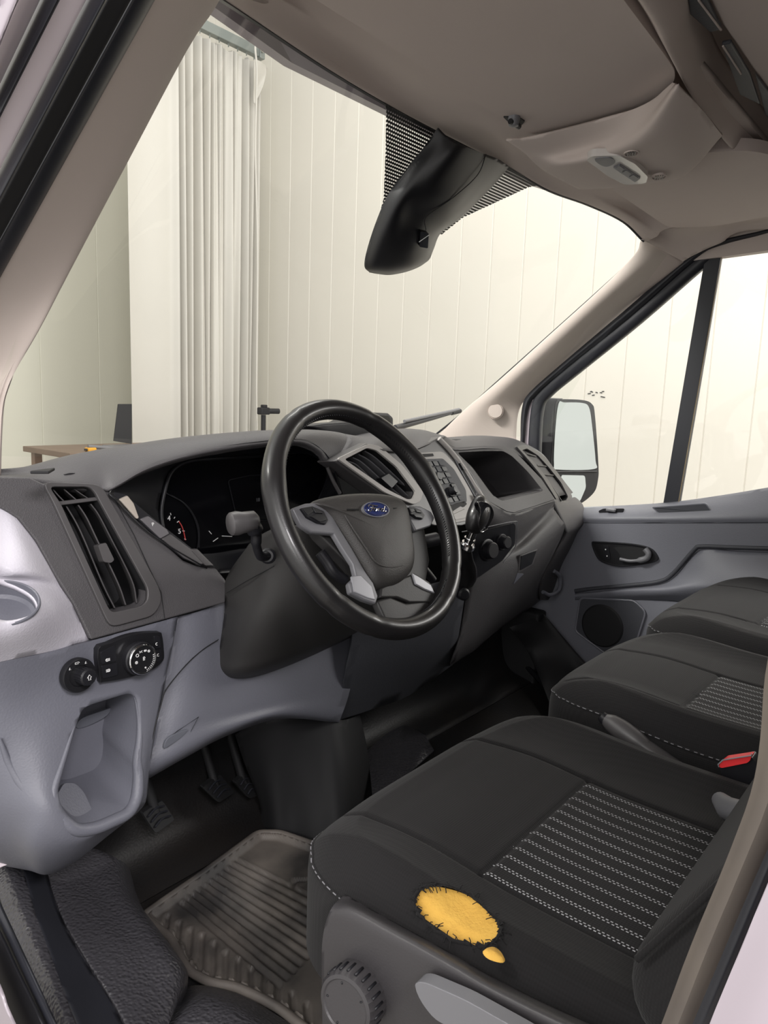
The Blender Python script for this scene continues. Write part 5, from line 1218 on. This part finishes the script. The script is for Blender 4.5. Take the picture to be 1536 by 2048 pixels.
o = bpy.data.objects['mat_edge']; o.name = 'trim_37'; struct(o)
lathe('sill_stud', [(0,.03),(.004,.028),(.005,.0)], U(1109,1412,z=.02), (0,0,1), M['orange_wear'], o, 12)
# ================================================================ SEATS
HOLE3 = []
def cushion(name, x0, x1, yf, yb, ztop, drop, parent, insert, seams=(), hole=None, nx=150, ny=170, bol=.015, n=5.0, crown=.006, tilt=0.0):
    """rounded cushion height field; insert=(xa, xb, ystart) gets the striped cloth"""
    cx, cy_ = (x0+x1)/2, (yf+yb)/2; hx, hy = (x1-x0)/2, abs(yf-yb)/2
    u = np.linspace(-1,1,nx); v = np.linspace(-1,1,ny); Ug, Vg = np.meshgrid(u, v)
    m = np.maximum(abs(Ug), abs(Vg)); rr = (abs(Ug)**n+abs(Vg)**n)**(1/n)+1e-9; s = m/rr
    f = np.interp(m, [0,.84,.86,.88,.90,.92,.94,1.0], [0,.905,.94,.965,.985,.997,1.0,1.0])
    dr_ = np.interp(m, [0,.80,.84,.86,.88,.90,.92,.94,1.0], [0,0,.006,.013,.022,.033,.046,.062,drop])
    sc = s*f/np.maximum(m,1e-9)
    X_ = cx+Ug*sc*hx; Y_ = cy_+Vg*sc*hy
    au = abs(X_-cx)/hx
    Z_ = ztop + bol*np.clip((au-.5)/.3,0,1)**2*(1-np.clip((au-.8)/.3,0,1)) - crown*(1-au**2)*0 + .010*np.exp(-((Y_-(yf-.14))/.09)**2) + tilt*(Y_-yf) - dr_
    for (a, b) in seams:
        d = segdist(X_, Y_, np.array([[a, b]])); Z_ -= .0035*np.exp(-(d/.0035)**2)*(m < .86)
    vs = [(X_[i,j], Y_[i,j], Z_[i,j]) for i in range(ny) for j in range(nx)]
    drop_v = None
    if hole is not None:
        hp_ = []
        for a, b in hole:
            zc_ = ztop
            for _ in range(6):
                p_ = U(a,b,z=zc_); k_ = np.argmin((X_-p_.x)**2+(Y_-p_.y)**2); zc_ = .5*zc_+.5*float(Z_.flat[k_])
            hp_.append(U(a,b,z=zc_))
        HOLE3.extend(hp_); hp_ = np.array([p_[:2] for p_ in hp_]); hin = inside(X_, Y_, hp_) & (m < .95)
    fs, ms = [], []
    for i in range(ny-1):
        for j in range(nx-1):
            if hole is not None and hin[i,j] and hin[i,j+1] and hin[i+1,j] and hin[i+1,j+1]: continue
            fs.append((i*nx+j, i*nx+j+1, (i+1)*nx+j+1, (i+1)*nx+j))
            xm, ym = (X_[i,j]+X_[i+1,j+1])/2, (Y_[i,j]+Y_[i+1,j+1])/2
            ms.append(1 if insert and insert[0] < xm < insert[1] and ym < insert[2] and m[i,j] < .93 else 0)
    me = bpy.data.meshes.new(name); me.from_pydata(vs, [], fs); me.materials.append(M['cloth']); me.materials.append(M['cloth_stripe'])
    me.polygons.foreach_set('material_index', ms); me.polygons.foreach_set('use_smooth', [True]*len(fs)); me.update()
    o = bpy.data.objects.new(name, me); COL.objects.link(o); o.parent = parent; o.matrix_parent_inverse = parent.matrix_world.inverted()
    def surf(x, y):
        k = np.argmin((X_-x)**2+(Y_-y)**2); return Vector((float(X_.flat[k]), float(Y_.flat[k]), float(Z_.flat[k])))
    def ring(mv, a0, a1, nn=60):
        out = []
        for t in np.linspace(a0, a1, nn):
            uu, vv = math.cos(t), math.sin(t); q = max(abs(uu), abs(vv)); uu, vv = uu/q*mv, vv/q*mv
            j = int(round((uu+1)/2*(nx-1))); i = int(round((vv+1)/2*(ny-1)))
            out.append(Vector((float(X_[i,j]), float(Y_[i,j]), float(Z_[i,j]))))
        return out
    return o, surf, ring
ds = empty('driver_seat', (-.51,-.5,0), 'charcoal cloth driver seat with striped insert and torn left bolster', 'car seat')
DX0, DX1, DYF = -.785, -.245, -.175
xi0, xi1, yi = -.672, -.404, -.400
hole = [(830,1797),(840,1778),(868,1770),(905,1776),(940,1790),(975,1820),(1000,1850),(999,1874),(978,1892),(950,1896),(910,1882),(870,1860),(844,1837),(830,1815)]
dcush, dsurf, dring = cushion('seat_cushion', DX0, DX1, DYF, -.90, .398, .15, ds, (xi0, xi1, yi), seams=[((xi0,-.2),(xi0,-.9)),((xi1,-.2),(xi1,-.9)),((xi0,yi),(xi1,yi))], hole=hole, nx=260, ny=330)
hcz = HOLE3
cen = sum(hcz, Vector())/len(hcz)
loop = spline(hcz, 5, True)
rowsF = [[cen+(p-cen)*s+V(.001,.001,dz) for p in loop+[loop[0]]] for s, dz in ((0.0,-.009),(.35,-.009),(.65,-.008),(.9,-.0055),(1.04,-.004),(1.10,-.010))]
patch('torn_foam', rowsF, M['foam'], ds, thick=0, nu=0, toward=tuple(CAM))
bm = bmesh.new(); fray = []
for i, p in enumerate(loop): fray.append(p+V(random.uniform(-.0015,.0015), random.uniform(-.0015,.0015), random.uniform(0,.0015)))
tube_bm(bm, fray, [random.uniform(.0009,.0020) for _ in fray], 6, True)
for k in range(90):
    i = random.randrange(len(loop)); p = loop[i]; q = p+(cen-p).normalized()*random.uniform(.002,.008)*(1 if random.random() < .6 else -1)+V(random.uniform(-.004,.004), random.uniform(-.004,.004), random.uniform(-.001,.003))
    tube_bm(bm, [p, (p+q)/2+V(0,0,.002), q], .0005, 4)
for f in bm.faces: f.smooth = True
me = bpy.data.meshes.new('frayed_edge'); bm.to_mesh(me); bm.free(); link('frayed_edge', me, M['cloth'], ds)
h2_ = [(968,1900),(985,1894),(1000,1900),(1012,1915),(1008,1923),(990,1920),(974,1912)]
h2p = []
for a, b in h2_:
    p = U(a,b,z=.375); q = dsurf(p.x,p.y); h2p.append(U(a,b,pl=((0,0,1), q.z))+V(0,0,0))
patch('torn_foam', [[(sum(h2p,Vector())/7)+(p-sum(h2p,Vector())/7)*s+V(-.002,0,dz) for p in spline(h2p,3,True)+[h2p[0]]] for s, dz in ((.02,.004),(.8,.003),(1.0,.0))], M['foam'], ds, thick=0, nu=0, toward=tuple(CAM))
def dashes(name, path, parent, mat, on_=3, off_=2, r=.0009, lift=V(-.001,0,.001)):
    path = spline(path, 3); ls = []
    i = 0
    while i+on_ < len(path): ls.append([q+lift for q in path[i:i+on_]]); i += on_+off_-1
    return tube(name, ls, r, mat, parent, seg=5)
M['thread'] = plain('grey_thread', '77767a', .8)
pr_ = dring(.905, math.radians(100), math.radians(225), 120)
tube('seat_piping', spline(pr_,2), .0022, M['cloth'], ds, seg=8)
dashes('seat_stitching', pr_, ds, M['thread'], 3, 2, .0007, V(-.0022,.001,.0012))
# backrest
rb_ = Matrix.Rotation(math.radians(30), 3, 'X')
BC = V(-.515,-.86,.80)
bk = box('backrest', BC, (.52,.13,.95), M['cloth'], ds, rot=rb_, bev=.05, seg=5)
tube('backrest_piping', [rb_ @ V(-.245,.062,z)+BC for z in (-.42,0,.42)], .003, M['cloth'], ds, seg=8)
tube('recliner_pin', [U(1440,1600,y=-.555), U(1455,1617,y=-.57), U(1500,1630,y=-.60)], [.010,.014,.014], M['silver_dark'], ds, seg=16)
# seat base with adjuster
X0 = -.80
sk = patch('seat_side_shield', [[U(a,b,x=-.775) for a,b in [(690,1788),(720,1806),(800,1850),(900,1905),(1000,1962),(1150,2035),(1300,2100)]],
  [U(a,b,x=-.800) for a,b in [(664,1815),(702,1818),(790,1864),(890,1918),(990,1975),(1140,2048),(1290,2112)]],
  [U(a,b,x=-.806) for a,b in [(648,1860),(690,1862),(780,1906),(870,1950),(970,2005),(1100,2070),(1250,2140)]],
  [U(a,b,x=-.806) for a,b in [(643,1930),(690,1950),(770,1990),(850,2030),(950,2080),(1050,2130),(1200,2200)]],
  [U(a,b,x=-.800) for a,b in [(646,2100),(690,2110),(770,2130),(850,2150),(950,2180),(1050,2220),(1200,2280)]]], M['seat_plastic'], ds, thick=.004, nu=6, nv=6)
plate('seat_front_shield', [V(-.74,-.25,.27),V(-.28,-.25,.27),V(-.28,-.25,.02),V(-.74,-.25,.02)], (0,-.02,0), M['black_matte'], ds, .003)
kc = U(716,1987,x=-.812)
KS = .66
kb_ = lathe('adjuster_knob', [(.046*KS,-.004),(.047*KS,.003),(.046*KS,.018),(.043*KS,.022),(.038*KS,.023),(.036*KS,.0215),(0,.0215)], kc, (-1,-.12,.12), M['seat_plastic'], ds, 96, fn=lambda a, i: 1+.018*(1 if math.cos(24*a) > 0 else -1) if i in (1,2) else 1)
def ring_pts(r, h, k): 
    x_, y_, n_ = basis_on((-1,-.12,.12), (0,1,0)); return [kc+n_*h+(x_*math.cos(t)+y_*math.sin(t))*r for t in [2*math.pi*i/k for i in range(k)]]
bm = bmesh.new()
for a_p, b_p in zip(ring_pts(.0465*KS,.004,22), ring_pts(.0465*KS,.017,22)): tube_bm(bm, [a_p, b_p], .0014, 6)
for a_p, b_p in zip(ring_pts(.030*KS,.0215,5), ring_pts(.033*KS,.0215,5)): tube_bm(bm, [a_p, b_p], .0010, 6)
for f in bm.faces: f.smooth = True
me = bpy.data.meshes.new('knob_grips'); bm.to_mesh(me); bm.free(); link('knob_grips', me, M['black_soft'], kb_)
lv = [U(a,b,x=-.826) for a,b in [(826,1966),(846,1963),(930,2000),(1040,2062),(1120,2110),(1100,2150),(1000,2110),(900,2056),(868,2040),(838,2000)]]
plate('height_lever', rounded(lv,.008,3), (.014,0,0), M['silver_dark'], ds, .005, 3)
# handbrake between the seats
hb_ = empty('handbrake', U(1230,1455,x=-.285), 'grey handbrake lever lying between the driver seat and the bench', 'handbrake')
tube('lever_arm', [U(1250,1462,x=-.222), U(1300,1498,x=-.222), U(1400,1570,x=-.222)], [.014,.014,.016], M['dash_smooth'], hb_, seg=12, flat=.7)
tube('lever_grip', spline([U(1206,1436,x=-.222), U(1228,1450,x=-.222), U(1262,1475,x=-.222), U(1290,1496,x=-.222)],4), [.008,.010,.012,.014,.015,.016,.017,.017,.017,.017,.016,.015,.014], M['dash_smooth'], hb_, seg=14)
tube('release_button', [U(1203,1431,x=-.222), U(1212,1440,x=-.222)], [.008,.010], M['black_soft'], hb_, seg=14)
plate('side_cover', [U(a,b,x=-.24) for a,b in [(1385,1585),(1440,1600),(1470,1640),(1400,1600)]], (.02,0,0), M['door_dark'], hb_, .003)
# belt buckle
bb = empty('seat_belt_buckle', U(1478,1560,x=-.25), 'black seat belt buckle with a red release button beside the driver seat', 'seat belt buckle')
plate('buckle_body', rounded([U(a,b,x=-.262) for a,b in [(1438,1532),(1502,1512),(1514,1530),(1512,1560),(1468,1606),(1455,1590)]],.004), (.022,0,0), M['black_soft'], bb, .003)
plate('release_button', rounded([U(a,b,x=-.266) for a,b in [(1440,1527),(1449,1520),(1503,1512),(1500,1521),(1494,1526),(1444,1536),(1437,1534)]],.0015), (.018,.0,0), M['red'], bb, .002)
tube('button_edge', [U(a,b,x=-.268) for a,b in [(1438,1534),(1436,1529),(1446,1520),(1503,1511),(1503,1507)]], .0009, M['silver'], bb, seg=6)
# ---- passenger bench
pb = empty('passenger_bench', (.3,-.5,0), 'charcoal cloth double passenger bench with two striped cushions', 'car seat')
BX = [(-.205,.245,.425), (.235,.86,.440)]
ins_ = [(-.145,.065,-.435), (.40,.70,-.42)]
bm_ = []
for (xa, xb, zt_), (ia, ib, iy) in zip(BX, ins_):
    o, sf, rg = cushion('seat_cushion', xa, xb, -.195, -.95, zt_, .16, pb, (ia, ib, iy), seams=[((ia,-.2),(ia,-.95)),((ib,-.2),(ib,-.95)),((ia,iy),(ib,iy))], nx=170, ny=240, bol=.012)
    r = rg(.905, math.radians(95), math.radians(235), 120)
    tube('seat_piping', spline(r,2), .0022, M['cloth'], pb, seg=8); dashes('seat_stitching', r, pb, M['thread'], 3, 2, .0007, V(-.0022,.001,.0012))
box('bench_base', (.33,-.58,.15), (1.0,.70,.26), M['black_matte'], pb, bev=.01)
box('backrest', (.33,-.98,.85), (1.05,.15,.9), M['cloth'], pb, rot=rb_, bev=.05, seg=5)
